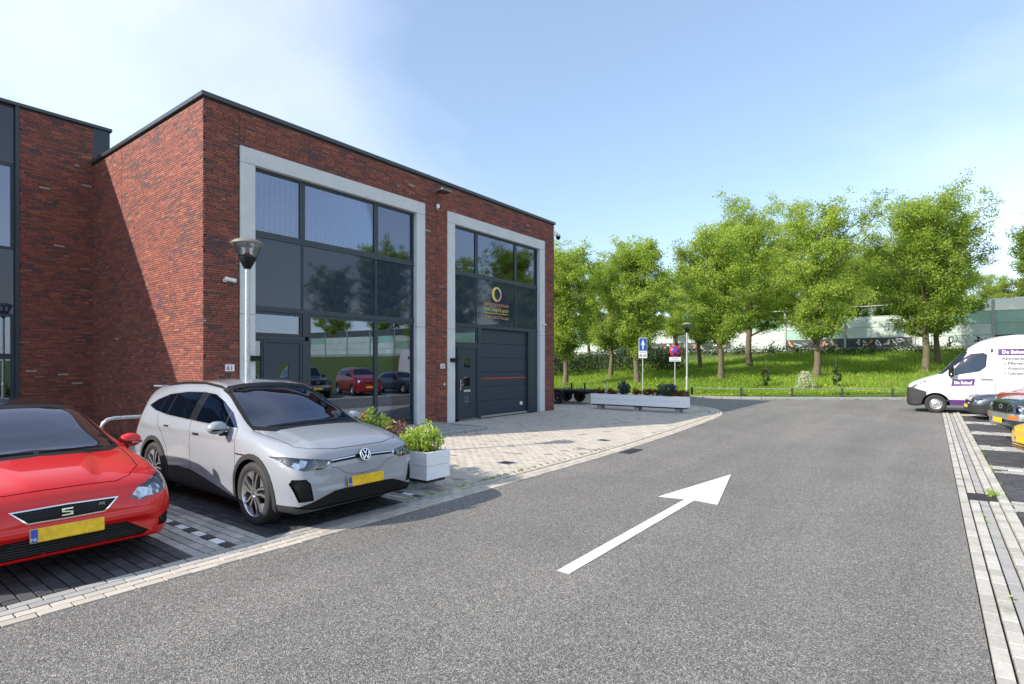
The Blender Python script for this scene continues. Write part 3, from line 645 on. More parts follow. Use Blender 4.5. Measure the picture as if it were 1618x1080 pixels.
MB().box(-.03, .03, -.07, 0, -.03, .03).build('base', M['white_plastic'], c3, bevel=.008); MB().cyl((0, -.06, 0), (.1, -.1, -.02), .03).build('head', M['white_plastic'], c3)
fl = thing('floodlight', 'flat dark floodlight on the brick pier below the coping', 'floodlight', wall(6.92, 7.16))
MB().box(-.02, .02, -.12, 0, -.03, .03).build('bracket', M['dark_plastic'], fl); MB().box(-.2, .22, -.42, -.1, -.03, .04).build('housing', M['lamp_cap'], fl, bevel=.012); MB().box(-.17, .19, -.40, -.12, -.036, -.031).build('lens', M['lamp_glass'], fl)
sl = thing('alarm_siren', 'small white alarm siren on the brick pier between bays', 'siren', wall(6.92, 6.72)); MB().box(-.06, .06, -.07, 0, -.1, .08).build('housing', M['white_plastic'], sl, bevel=.02); MB().box(-.05, .05, -.072, -.069, -.09, -.05).build('grille', M['dark_plastic'], sl)
for x, lab in ((.92, 'black box lamp on the jamb behind the lamp post'), (7.50, 'black box lamp on the jamb by the garage bay door')):
    bl_ = thing('wall_lamp', lab, 'lamp', wall(x + .12, 1.98, -.035)); MB().box(-.14, .14, -.10, 0, -.06, .06).build('housing', M['black_plastic'], bl_, bevel=.006); MB().box(-.12, .12, -.085, -.015, -.066, -.0605).build('diffuser', M['lamp_glass'], bl_)
bt = thing('doorbell', 'small white doorbell button on the brick pier by door 59', 'doorbell', wall(7.22, 1.22)); MB().box(-.02, .02, -.03, 0, -.045, .045).build('plate', M['white_plastic'], bt, bevel=.004); MB().cyl((0, -.03, -.01), (0, -.034, -.01), .011).build('button', M['silver'], bt)

# ---- the neighbouring building on the left
NX, NY, NH = -10.0, AY + SIDE, 8.55
nb = thing('brick_neighbour', 'taller brick building on the left with dark panelled windows', 'building', (NX, NY, 0))
ux = lambda x: x - NX
b0, b1 = ux(3.87), ux(5.47); wl_ = MB().box(b0, b1, 0, .3, -.1, NH).build('front_wall', M['mortar'], nb)
bricklay(wl_, b1 - b0, NH - .02, [], 21, n_ind=300, org=(b0, 0), hidden=lambda u, z: z < 1.6)
MB().box(b1 + .002, b1 + .40, -.01, .3, BHT - .5, NH).build('corner_panel', M['anthracite'], nb)
MB().box(0, b1 + .45, -.06, .35, NH, NH + .09).build('coping', M['coping_metal'], nb, bevel=.008)
MB().box(b1 + .1, b1 + .40, .302, 9, BHT - .6, NH).build('upper_side_wall', M['anthracite'], nb); MB().box(0, b1 + .3, 8.7, 9, 0, NH).box(0, .3, .3, 8.7, 0, NH).box(0.31, b1 + .09, .31, 8.69, NH - .4, NH - .25).build('rear_shell', M['mortar'], nb)
gx0 = ux(-4.4)
MB().box(0, gx0, 0, .3, -.1, NH).build('far_wall', M['brick'], nb)
zz = [(0.12, 2.05, 'w'), (2.05, 3.15, 'w'), (3.15, 4.82, 'p'), (4.82, 7.05, 'w'), (7.05, NH - .02, 'p')]
xs = [gx0, gx0 + 2.05, gx0 + 4.1, gx0 + 6.15, b0]
for i in range(4):
    for z0, z1, kd in zz:
        if kd == 'w': window(nb, 'window', xs[i] + .003, xs[i + 1] - .003 - (.08 if i == 3 else 0), z0 + .003, z1 - .003, .12, .07)
        else: MB().box(xs[i] + .004, xs[i + 1] - .004 - (.08 if i == 3 else 0), .08, .16, z0 + .004, z1 - .004).build('spandrel_panel', M['spandrel'], nb)
MB().box(b0 - .08, b0 - .002, -.03, .2, 0, NH).build('mullion', M['anthracite'], nb)
MB().box(gx0, b0, 5, 5.1, 0, NH).box(gx0, b0, .3, 5, -.02, .02).box(gx0, b0, .3, 5, 3.3, 3.5).box(gx0, b0, .3, 5, 7.3, 7.5).build('interior_shell', M['interior'], nb)
MB().box(gx0 + .5, b0 - .4, 2.2, 2.4, 6.55, 6.7).build('ceiling_lamp', M['white_plastic'], nb)
# ================================================================ VEHICLES
def pchip(pts):
    xs = np.array([p[0] for p in pts], float); ys = np.array([p[1] for p in pts], float); h = np.diff(xs); d = np.diff(ys) / h; m = np.zeros_like(xs)
    for i in range(1, len(xs) - 1):
        if d[i - 1] * d[i] > 0: w1 = 2 * h[i] + h[i - 1]; w2 = h[i] + 2 * h[i - 1]; m[i] = (w1 + w2) / (w1 / d[i - 1] + w2 / d[i])
    m[0], m[-1] = d[0], d[-1]
    def f(x):
        i = int(np.clip(np.searchsorted(xs, x) - 1, 0, len(h) - 1)); t = (x - xs[i]) / h[i]; t = min(max(t, 0), 1)
        return ((1 + 2 * t) * (1 - t) ** 2 * ys[i] + t * (1 - t) ** 2 * h[i] * m[i] + t * t * (3 - 2 * t) * ys[i + 1] + t * t * (t - 1) * h[i] * m[i + 1])
    return f
def crom(P, seg):
    """catmull-rom through 2-D points; seg[i] = steps of span i; P has ghost ends"""
    out = []
    for i in range(1, len(P) - 2):
        p0, p1, p2, p3 = (np.array(P[i + k], float) for k in (-1, 0, 1, 2)); n = seg[i - 1]
        l = np.linalg.norm(p2 - p1); 
        m1 = (p2 - p0); m2 = (p3 - p1)
        a = np.linalg.norm(m1); b_ = np.linalg.norm(m2)
        m1 = m1 / a * l if a > 1e-6 else m1; m2 = m2 / b_ * l if b_ > 1e-6 else m2
        for k in range(n):
            t = k / n; out.append((2 * t ** 3 - 3 * t * t + 1) * p1 + (t ** 3 - 2 * t * t + t) * m1 + (-2 * t ** 3 + 3 * t * t) * p2 + (t ** 3 - t * t) * m2)
    out.append(np.array(P[-2], float)); return out
def sstep(a, b_, x):
    t = min(max((x - a) / (b_ - a), 0), 1); return t * t * (3 - 2 * t)
class Shell:
    """half of a car body (x >= 0; front at y = 0, rear at y = L) lofted from sections, then cut into panels and panes"""
    def __init__(s, L, cv, dense=1.0, deform=None):
        s.L = L; C = {k: pchip(v) for k, v in cv.items()}
        st = np.concatenate([[0, .006, .015, .03, .05, .075, .1, .13, .165, .2, .25, .3], np.linspace(.36, L - .36, int((L - .72) / (0.075 / dense))), L - np.array([.3, .25, .2, .165, .13, .1, .075, .05, .03, .015, .006, 0])])
        bm = bmesh.new(); rings = []
        for y in st:
            g = {k: f(y) for k, f in C.items()}
            P = [(g['wb'], g['zb']), (g['wl'], g['zl']), (g['wm'], g['zm']), (g['wt'], g['zt']), (g['wp'], g['zp']), (g['wp'] * .55, g['zp'] + (g['zc'] - g['zp']) * .78), (0, g['zc'])]
            Q = [(g['wb'] * .8, g['zb'])] + P + [(-P[-2][0], P[-2][1])]
            pts = [np.array((0, g['zb']))] + crom(Q, [6, 8, 12, 9, 8, 10])
            rings.append([bm.verts.new((max(p[0], 0), y, p[1])) for p in pts])
        n = len(rings[0])
        for a, b_ in zip(rings, rings[1:]):
            for i in range(n - 1): bm.faces.new((a[i], a[i + 1], b_[i + 1], b_[i]))
        for ring, fl in ((rings[0], False), (rings[-1], True)):
            mid = [ring[0]] + [bm.verts.new((0, v.co.y, v.co.z)) for v in ring[1:-1]] + [ring[-1]]
            for i in range(n - 1):
                f = [ring[i], mid[i], mid[i + 1], ring[i + 1]]; f = [v for k, v in enumerate(f) if v not in f[:k]]
                if len(f) > 2: bm.faces.new(f if not fl else f[::-1])
        if deform:
            for v in bm.verts: v.co = deform(v.co.copy())
        bmesh.ops.remove_doubles(bm, verts=bm.verts, dist=1e-6)
        bmesh.ops.recalc_face_normals(bm, faces=bm.faces)
        bm.normal_update()
        c = sum((f.normal.dot(f.calc_center_median() - Vector((0, L / 2, .7))) for f in bm.faces))
        if c < 0: bmesh.ops.reverse_faces(bm, faces=bm.faces); bm.normal_update()
        s.nl = bm.verts.layers.float_vector.new('nrm')
        for v in bm.verts:
            nn = v.normal.copy()
            if v.co.x < 1e-5: nn.x = 0; nn.normalize()
            v[s.nl] = nn
        s.reg = bm.faces.layers.int.new('reg'); s.bm = bm; s.names = ['body']; s.info = {'body': {}}
    def _plane(s, proj, a, b_, sign):
        if proj == 'side': d = Vector((0, b_[0] - a[0], b_[1] - a[1])); co = Vector((0, a[0], a[1])); ax = Vector((1, 0, 0))
        elif proj == 'front': d = Vector((b_[0] - a[0], 0, b_[1] - a[1])); co = Vector((a[0], 0, a[1])); ax = Vector((0, 1, 0))
        else: d = Vector((b_[0] - a[0], b_[1] - a[1], 0)); co = Vector((a[0], a[1], 0)); ax = Vector((0, 0, 1))
        no = d.cross(ax).normalized() * sign
        return co, no
    def cut(s, name, proj, poly, flt=None, only=None):
        """poly convex; returns and tags the faces inside"""
        bm = s.bm; n = len(poly); cx_ = sum(p[0] for p in poly) / n; cz = sum(p[1] for p in poly) / n
        i0, i1 = {'side': (1, 2), 'front': (0, 2), 'top': (0, 1)}[proj]
        lo = (min(p[0] for p in poly), min(p[1] for p in poly)); hi = (max(p[0] for p in poly), max(p[1] for p in poly))
        oi = None if only is None else set(s.names.index(o) for o in only)
        fs = []
        for f in bm.faces:
            if oi is not None and f[s.reg] not in oi: continue
            c = f.calc_center_median()
            if flt and not flt(c, f.normal): continue
            us = [v.co[i0] for v in f.verts]; ws = [v.co[i1] for v in f.verts]
            if max(us) < lo[0] or min(us) > hi[0] or max(ws) < lo[1] or min(ws) > hi[1]: continue
            fs.append(f)
        cen = Vector((0, cx_, cz)) if proj == 'side' else Vector((cx_, 0, cz)) if proj == 'front' else Vector((cx_, cz, 0))
        for a, b_ in zip(poly, poly[1:] + poly[:1]):
            if not fs: break
            co, no = s._plane(proj, a, b_, 1)
            if (cen - co).dot(no) > 0: no = -no
            ge = set(fs)
            for f in fs: ge.update(f.edges); ge.update(f.verts)
            r = bmesh.ops.bisect_plane(bm, geom=list(ge), plane_co=co, plane_no=no, dist=1e-6)
            fs = [f for f in r['geom'] if isinstance(f, bmesh.types.BMFace) and f.is_valid and (f.calc_center_median() - co).dot(no) < 0]
        if name not in s.names: s.names.append(name)
        k = s.names.index(name)
        for f in fs: f[s.reg] = k
        return fs
    def line(s, name, proj, pts, wd, flt=None, only=('body',)):
        """thin strip along a polyline (a shut line)"""
        for a, b_ in zip(pts, pts[1:]):
            a = Vector(a); b_ = Vector(b_); d = (b_ - a).normalized(); n = Vector((-d.y, d.x)) * wd / 2; e = d * wd * .5
            s.cut(name, proj, [tuple(a - n - e), tuple(b_ - n + e), tuple(b_ + n + e), tuple(a + n - e)], flt, only)
    def delete(s, name):
        k = s.names.index(name); bmesh.ops.delete(s.bm, geom=[f for f in s.bm.faces if f[s.reg] == k], context='FACES')
    def flood(s, name, proj, seed, of='body', sx=1):
        i0, i1 = {'side': (1, 2), 'front': (0, 2), 'top': (0, 1)}[proj]; k0 = s.names.index(of); best = None
        for f in s.bm.faces:
            if f[s.reg] != k0: continue
            c = f.calc_center_median()
            if proj == 'side' and f.normal.x < .2 or proj == 'top' and f.normal.z < .2: continue
            d = (c[i0] - seed[0]) ** 2 + (c[i1] - seed[1]) ** 2
            if best is None or d < best[0]: best = (d, f)
        s.names.append(name); k = s.names.index(name); st = [best[1]]; best[1][s.reg] = k; cnt = 0; tot = sum(1 for f in s.bm.faces if f[s.reg] == k0)
        while st:
            f = st.pop(); cnt += 1
            for e in f.edges:
                for g in e.link_faces:
                    if g[s.reg] == k0: g[s.reg] = k; st.append(g)
        if cnt > tot * .5:                                   # the seam is not closed: leave the panel with the body
            for f in s.bm.faces:
                if f[s.reg] == k: f[s.reg] = k0
            print('LEAK', name, cnt, tot)
        return cnt
    def out(s, parent, spec, xf=lambda v: v):
        """spec: name -> (object name, material, mode 'both'|'one', push inwards). one object per entry (two for 'both')"""
        made = {}
        jobs = []
        for nm in s.names:
            if spec.get(nm) is None: continue
            if spec[nm][0] in ('headlight', 'fog_light'): jobs += [(nm, spec[nm][0], 'lamp_lens', spec[nm][2], .028), (nm, 'lamp_cover', 'lamp_cover', spec[nm][2], .001)]      # reflector bowl behind a clear cover
            else: jobs.append((nm,) + tuple(spec[nm]))
        for nm, on, mat, mode, push in jobs:
            k = s.names.index(nm); fs = [f for f in s.bm.faces if f[s.reg] == k]
            if not fs: continue
            vid = {}; V = []; N = []
            for f in fs:
                for v in f.verts:
                    if v not in vid: nn = v[s.nl].normalized(); vid[v] = len(V); V.append(v.co - nn * push); N.append(nn)
            F_ = [[vid[v] for v in f.verts] for f in fs]; sides = []
            Vm = [Vector((-v.x, v.y, v.z)) for v in V]; Nm = [Vector((-v.x, v.y, v.z)) for v in N]; Fm = [f[::-1] for f in F_]
            if mode == 'one': o_ = len(V); sides.append((V + Vm, N + Nm, F_ + [[i + o_ for i in f] for f in Fm]))
            else: sides += [(V, N, F_), (Vm, Nm, Fm)]
            for (v_, n_, f_) in sides:
                me_ = bpy.data.meshes.new(on); me_.from_pydata([tuple(p) for p in v_], [], f_); me_.materials.append(M[mat])
                me_.polygons.foreach_set('use_smooth', [True] * len(f_)); me_.normals_split_custom_set_from_vertices([tuple(p) for p in n_]); me_.update()
                made.setdefault(nm, []).append(link(on, me_, parent))
                if on == 'shut_line': made[nm][-1]['kind'] = 'stuff'
        s.bm.free(); return made
def circle(cy, cz, r, n=28): return [(cy + r * math.cos(2 * math.pi * i / n), cz + r * math.sin(2 * math.pi * i / n)) for i in range(n)]
def wheel(parent, loc, r, wd, rim, style, side):
    """wheel centred at loc, outer face towards side (+1 = +x)"""
    e = empty('wheel', parent, loc, (0, R(90) * side, 0))
    h = wd / 2
    MB().lathe([(rim, h * .86), (rim + .012, h * .98), (rim + (r - rim) * .55, h), (r * .955, h * .93), (r * .985, h * .72), (r, h * .4), (r, -h * .4), (r * .98, -h * .75), (rim + .03, -h), (rim, -h * .9)], 48).build('tyre', M['rubber'], e)
    b = MB().lathe([(rim, -h * .85), (rim * .97, -h * .5), (rim * .94, h * .3), (rim * .95, h * .7), (rim, h * .88), (rim * 1.012, h * .9)], 40)
    if style == 'alloy':                                                       # five dark turbine spokes with bright machined edges
        b.build('rim', M['silver'], e)
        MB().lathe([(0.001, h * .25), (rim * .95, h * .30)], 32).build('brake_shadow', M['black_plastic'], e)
        d = MB(); sv = MB()
        for i in range(5):
            Mi = Matrix.Rotation(i * 2 * math.pi / 5, 4, 'Z')
            d.prism([(.05, -.045), (rim * .95, -.125), (rim * .95, .06), (.05, .045)], .02, Mi @ Matrix.Translation((0, 0, h * .55)))
            sv.prism([(.035, -.028), (rim * .55, -.052), (rim * .955, -.10), (rim * .955, -.078), (rim * .55, -.030), (.04, -.008)], .014, Mi @ Matrix.Translation((0, 0, h * .55 + .021)))
            sv.prism([(.035, .004), (rim * .55, .016), (rim * .955, -.005), (rim * .955, .020), (rim * .55, .036), (.035, .024)], .014, Mi @ Matrix.Translation((0, 0, h * .55 + .021)))
            sv.prism([(rim * .60, .046), (rim * .95, .03), (rim * .86, .17), (rim * .83, .17)], .013, Mi @ Matrix.Translation((0, 0, h * .55 + .0205)))
        d.build('spoke', M['black_plastic'], e); sv.build('spoke_face', M['silver'], e)
        MB().lathe([(.001, h * .72), (.05, h * .70), (.06, h * .6)], 20).build('hub_cap', M['silver'], e)
    else:                                                                      # pressed steel wheel or plain cover
        b.build('rim', M['silver'], e)
        d = MB().lathe([(.001, h * .66), (rim * .25, h * .66), (rim * .42, h * .5), (rim * .62, h * .62), (rim * .8, h * .52), (rim * .95, h * .3)], 32); d.build('disc', M['silver'] if style == 'cover' else M['dark_plastic'], e)
        hb = MB()
        for i in range(12):
            a = i * math.pi / 6; hb.cyl((rim * .72 * math.cos(a), rim * .72 * math.sin(a), h * .50), (rim * .72 * math.cos(a), rim * .72 * math.sin(a), h * .60), rim * .085, n=8)
        hb.build('vent', M['black_plastic'], e); MB().lathe([(.001, h * .72), (rim * .18, h * .70), (rim * .22, h * .6)], 16).build('hub_cap', M['silver'], e)
    return e
def wheels(root, W, y1, y2, r, wd, rim, style):
    for y in (y1, y2):
        for sx in (1, -1): wheel(root, (sx * (W - wd / 2 - .012), y, r), r, wd, rim, style, sx)
def liners(root, W, ys, r):
    for y in ys:
        for sx in (1, -1):
            b = MB()
            pts = [(y + (r + .004) * math.cos(a), r * .93 + (r + .004) * math.sin(a)) for a in np.linspace(-.3, math.pi + .3, 20)]
            b.add([(sx * (W - .03), p, q) for p, q in pts] + [(sx * (W - .42), p, q) for p, q in pts], [(i, i + 1, 20 + i + 1, 20 + i) for i in range(19)], True)
            b.add([(sx * (W - .42), p, q) for p, q in pts], [tuple(range(20))])
            b.build('wheel_liner', M['black_plastic'], root)
def plate(root, loc, wd=.52, tilt=0, txt=None, mat='plate_yellow', parent=None):
    p = empty('licence_plate', root, loc, (tilt, 0, 0))
    MB().box(-wd / 2, wd / 2, -.012, 0, -.058, .058).build('plate_face', M[mat], p, bevel=.006)
    if mat == 'plate_yellow':
        MB().box(-wd / 2 + .004, -wd / 2 + .052, -.0145, -.0122, -.053, .053).build('country_band', M['plate_blue'], p)
        link('country_code', text_mesh('NL', .036, M['sign_white'], .0004, 'CENTER'), p, (-wd / 2 + .028, -.0152, -.04), (R(90), 0, 0))
    return p
def seats(root, y1, y2, W, z, m='seat_fabric'):
    for y, nm in ((y1, 'front_seat'), (y2, 'rear_seat')):
        for sx in (-1, 1):
            s_ = MB().box(sx * .37 - .24, sx * .37 + .24, y - .22, y + .27, z - .38, z - .26).box(sx * .37 - .23, sx * .37 + .23, y + .22, y + .34, z - .26, z + .22).box(sx * .37 - .12, sx * .37 + .12, y + .26, y + .35, z + .25, z + .42)
            s_.build(nm, M[m], root, bevel=.05, seg=2)
def mirrors(root, x, y, z, mat, sz=1.0, dark_foot=True):
    for sx in (1, -1):
        h = MB().lathe([(.001, -.065), (.045, -.062), (.075, -.035), (.088, .0), (.086, .028)], 20, Matrix.Translation((sx * (x + .12 * sz), y, z)) @ Matrix.Rotation(R(90), 4, 'X') @ Matrix.Diagonal((1.35 * sz, .92 * sz, -1.15 * sz, 1)))
        mr = h.build('mirror', M[mat], root)
        MB().lathe([(.001, .0), (.078, .0)], 20, Matrix.Translation((sx * (x + .12 * sz), y + .034 * sz, z)) @ Matrix.Rotation(R(90), 4, 'X') @ Matrix.Diagonal((1.35 * sz, .92 * sz, -1, 1))).build('mirror_glass', M['chrome'], mr)
        MB().box(min(sx * (x - .03), sx * (x + .10)), max(sx * (x - .03), sx * (x + .10)), y - .03, y + .03, z - .10, z - .055).build('mirror_foot', M['black_plastic'], mr, bevel=.012)
        MB().box(min(sx * (x + .02), sx * (x + .22 * sz)), max(sx * (x + .02), sx * (x + .22 * sz)), y - .077 * sz, y - .06 * sz, z - .03, z - .012).build('indicator', M['lamp_lens'], mr)
def handle(root, W, y, z, mat, ln=.19):
    for sx in (1, -1):
        MB().box(min(sx * (W - .005), sx * (W + .022)), max(sx * (W - .005), sx * (W + .022)), y - ln / 2, y + ln / 2, z - .014, z + .014).build('door_handle', M[mat], root, bevel=.01)
def sunny(c, n): return True

# ---------------------------------------------------------------- grey electric SUV
def grey_suv():
    root = thing('grey_car', 'light grey electric crossover parked beside the white planter box', 'car', (4.22, 5.36, 0), R(0))
    cv = dict(
        zc=[(0, .60), (.02, .715), (.05, .81), (.09, .865), (.14, .90), (.22, .93), (.4, .985), (.7, 1.04), (1.0, 1.085), (1.25, 1.19), (1.5, 1.315), (1.8, 1.46), (2.05, 1.555), (2.3, 1.605), (2.7, 1.635), (3.2, 1.625), (3.8, 1.59), (4.15, 1.545), (4.3, 1.51), (4.40, 1.36), (4.5, 1.12), (4.56, .95), (4.58, .78)],
        zp=[(0, .58), (.02, .68), (.05, .77), (.09, .825), (.14, .86), (.22, .893), (.4, .945), (.8, 1.01), (1.1, 1.05), (1.3, 1.115), (1.6, 1.27), (2.0, 1.455), (2.3, 1.53), (2.7, 1.56), (3.2, 1.555), (3.6, 1.535), (4.0, 1.495), (4.3, 1.44), (4.40, 1.30), (4.5, 1.08), (4.58, .74)],
        wp=[(0, .42), (.05, .60), (.1, .67), (.2, .70), (.5, .735), (1.0, .765), (1.25, .755), (1.6, .70), (2.0, .645), (2.3, .615), (2.7, .615), (3.2, .62), (3.8, .615), (4.2, .61), (4.4, .63), (4.58, .5)],
        zt=[(0, .56), (.05, .67), (.1, .735), (.2, .795), (.4, .86), (.8, .94), (1.2, .995), (1.6, 1.025), (2.4, 1.065), (3.2, 1.10), (3.7, 1.135), (4.1, 1.16), (4.4, 1.0), (4.58, .68)],
        wt=[(0, .52), (.05, .70), (.1, .775), (.2, .83), (.4, .865), (.8, .885), (1.2, .88), (2.0, .865), (3, .865), (3.7, .86), (4.2, .83), (4.5, .77), (4.58, .66)],
        zm=[(0, .52), (.1, .60), (.3, .66), (.8, .73), (2, .76), (3.5, .80), (4.2, .80), (4.58, .6)],
        wm=[(0, .56), (.02, .67), (.05, .75), (.1, .815), (.2, .87), (.4, .91), (.8, .93), (1.5, .918), (2.2, .912), (3, .92), (3.7, .93), (4.2, .905), (4.5, .83), (4.58, .70)],
        zl=[(0, .47), (.1, .42), (.3, .40), (.8, .42), (2, .44), (3.7, .44), (4.58, .5)],
        wl=[(0, .56), (.02, .66), (.05, .74), (.1, .805), (.2, .86), (.4, .905), (.8, .925), (1.6, .885), (2.4, .875), (3.2, .90), (3.7, .925), (4.3, .88), (4.5, .82), (4.58, .70)],
        zb=[(0, .42), (.03, .30), (.08, .235), (.2, .21), (.6, .20), (4, .22), (4.4, .3), (4.58, .42)],
        wb=[(0, .5), (.05, .68), (.2, .81), (.6, .86), (2, .84), (3.8, .86), (4.4, .75), (4.58, .5)])
    def crease(c):
        c.x -= .016 * sstep(.965, .90, c.z) * sstep(.50, .72, c.z) * sstep(1.05, 1.5, c.y) * sstep(4.3, 3.9, c.y) * (c.x > .6)          # hollow below the shoulder line
        if c.z > .86 and c.y < 1.2: c.z += .014 * sstep(.62, .54, c.x) * sstep(.12, .3, c.y) * sstep(1.15, .95, c.y)                    # raised middle of the bonnet
        if c.y < .30 and .44 < c.z < .68 and c.x < .9: c.y += .014 * sstep(.44, .50, c.z) * sstep(.70, .62, c.z) * sstep(.75, .55, c.x)
        return c
    S = Shell(4.58, cv, 1.6, crease); fy, ry, r = .86, 3.63, .365
    side = lambda c, n: c.x > .45; body = ('body',)
    front = lambda c, n: c.y < .55 and n.y < .25
    # arches, cladding, sill with painted reflection
    for y, nm in ((fy, 'arch_trim'), (ry, 'arch_trim_2')):
        S.cut(nm, 'side', circle(y, r * .97, r + .105, 30), lambda c, n: c.x > .6 and c.z < .95 and n.z < .8, body)
        S.cut('arch', 'side', circle(y, r * .97, r + .045, 30), lambda c, n: c.x > .45 and c.z < .95, ('body', nm))
    S.delete('arch')
    S.cut('sill_trim_reflection', 'side', [(1.22, .10), (3.25, .10), (3.25, .43), (2.9, .47), (2.5, .45), (2.0, .37), (1.25, .235)], lambda c, n: c.x > .5, body)  # sill cladding, carried up the doors as a painted dark ground reflection
    S.cut('under', 'side', [(-.1, .1), (4.7, .1), (4.7, .232), (-.1, .232)], lambda c, n: n.z < -.6, body)
    # glass
    ws = lambda c, n: .9 < c.y < 2.35 and n.z > .3
    S.cut('windscreen_frame', 'front', [(-.1, 1.065), (.60, 1.045), (.755, 1.06), (.70, 1.27), (.625, 1.50), (.54, 1.555), (.3, 1.585), (-.1, 1.60)], ws, body)
    S.cut('windscreen', 'front', [(-.1, 1.10), (.59, 1.085), (.705, 1.10), (.655, 1.28), (.60, 1.465), (.53, 1.52), (.3, 1.545), (-.1, 1.555)], ws, ('windscreen_frame',))
    gl = lambda c, n: c.x > .4 and n.z < .75 and c.y > 1.2
    trim = [(1.33, 1.06), (2.2, 1.078), (3.3, 1.125), (3.72, 1.17), (4.02, 1.235), (3.82, 1.335), (3.5, 1.425), (3.0, 1.475), (2.5, 1.485), (2.2, 1.462), (1.9, 1.375), (1.6, 1.235)]
    S.cut('window_trim', 'side', trim, gl, body)
    cx_, cz = 2.7, 1.28; gt = [(cx_ + (p[0] - cx_) * .985, cz + (p[1] - cz) * .925) for p in trim]
    S.cut('pillar', 'side', gt, gl, ('window_trim',))
    S.cut('window_a', 'side', [(1.36, 1.0), (1.62, 1.0), (1.68, 1.6), (1.36, 1.6)], gl, ('pillar',))
    S.cut('window_b', 'side', [(1.66, 1.0), (2.44, 1.0), (2.34, 1.6), (1.72, 1.6)], gl, ('pillar',))
    S.cut('window_c', 'side', [(2.64, 1.0), (3.34, 1.0), (3.20, 1.6), (2.54, 1.6)], gl, ('pillar',))
    S.cut('window_d', 'side', [(3.385, 1.0), (3.62, 1.0), (3.47, 1.6), (3.245, 1.6)], gl, ('pillar',))
    S.cut('window_e', 'side', [(3.645, 1.0), (4.1, 1.0), (4.0, 1.6), (3.495, 1.6)], gl, ('pillar',))
    # front face
    S.cut('headlight', 'front', [(.43, .735), (.54, .685), (.76, .685), (.86, .735), (.905, .825), (.86, .835), (.60, .80), (.43, .775)], lambda c, n: c.y < .62 and c.x > .3, body)
    S.cut('light_bar_panel', 'front', [(-.1, .755), (.47, .735), (.47, .775), (-.1, .80)], front, body)
    S.cut('light_strip', 'front', [(-.1, .781), (.45, .762), (.45, .77), (-.1, .79)], front, ('light_bar_panel',))
    S.cut('air_curtain', 'front', [(.66, .36), (.80, .35), (.868, .55), (.852, .60), (.74, .60), (.70, .55)], lambda c, n: c.y < .5 and c.x > .4, body)
    S.cut('lower_grille', 'front', [(-.1, .255), (.66, .255), (.83, .29), (.70, .335), (.42, .43), (-.1, .455)], front, body)
    S.cut('lip', 'front', [(-.1, .1), (1.0, .1), (1.0, .262), (-.1, .262)], lambda c, n: c.y < .55 and n.z > -.9, body); S.cut('lip', 'front', [(.70, .26), (1.0, .26), (1.0, .31), (.82, .31)], lambda c, n: c.y < .55, body)
    # shut lines
    gp = .008; sd_ = lambda c, n: c.x > .55
    S.line('gap', 'side', [(1.36, 1.085), (1.31, 1.03), (1.27, .80), (1.235, .40), (1.24, .18)], gp, sd_)
    S.line('gap', 'side', [(2.53, 1.11), (2.50, .85), (2.50, .55), (2.53, .40)], gp, sd_)
    S.line('gap', 'side', [(3.60, 1.18), (3.50, 1.0), (3.34, .86), (3.20, .70), (3.15, .55), (3.14, .38)], gp, sd_)
    S.line('gap', 'top', [(-.05, .105), (.35, .12), (.60, .19), (.72, .32), (.735, .6), (.765, 1.08), (.73, 1.28)], gp, lambda c, n: n.z > .1 and c.z > .70)
    S.line('gap', 'front', [(.36, .675), (.25, .60), (.1, .575), (-.05, .57)], gp * .6, front)
    S.line('gap', 'front', [(.36, .675), (.45, .70)], gp * .6, front)
    S.flood('front_door', 'side', (1.9, .75)); S.flood('rear_door', 'side', (2.85, .75)); S.flood('bonnet', 'top', (.3, .6))
    rear = lambda c, n: c.y > 4.0 and n.y > .2
    S.cut('rear_window', 'front', [(-.1, 1.12), (.52, 1.14), (.50, 1.42), (-.1, 1.455)], rear, body); S.cut('tail_light', 'front', [(-.1, .92), (.9, .90), (.9, 1.02), (.5, 1.06), (-.1, 1.0)], rear, body)
    spec = dict(body=('body', 'paint_grey', 'one', 0), arch_trim=('arch_trim', 'dark_plastic', 'both', -.008), arch_trim_2=('arch_trim', 'dark_plastic', 'both', -.008), sill_trim_reflection=('sill_trim_reflection', 'dark_plastic', 'both', -.004), under=('underbody', 'black_plastic', 'one', 0), windscreen_frame=('windscreen_surround', 'black_plastic', 'one', .001),
        windscreen=('windscreen', 'car_glass', 'one', .003), window_trim=('window_trim', 'silver', 'both', -.002), pillar=('pillar_cover', 'paint_black', 'both', .004), headlight=('headlight', 'lamp_lens', 'both', .004), light_bar_panel=('grille_bar', 'black_plastic', 'one', .004), light_strip=('light_strip', 'chrome', 'one', .001),
        air_curtain=('air_inlet', 'black_plastic', 'both', .03), lower_grille=('lower_grille', 'black_plastic', 'one', .012), lip=('bumper_lip', 'dark_plastic', 'one', 0), gap=('shut_line', 'black_plastic', 'one', .006), front_door=('front_door', 'paint_grey', 'both', 0), rear_door=('rear_door', 'paint_grey', 'both', 0), bonnet=('bonnet', 'paint_grey', 'one', 0),
        rear_window=('rear_window', 'car_glass', 'one', .003), tail_light=('tail_light', 'red_lens', 'one', .002))
    for k in 'abcde': spec['window_' + k] = ('side_window', 'car_glass', 'both', .006)
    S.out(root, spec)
    liners(root, .91, (fy, ry), r + .045); wheels(root, .925, fy, ry, r, .235, .258, 'alloy')
    plate(root, (0, -.022, .50), tilt=R(-4)); seats(root, 2.15, 3.1, .9, 1.0)
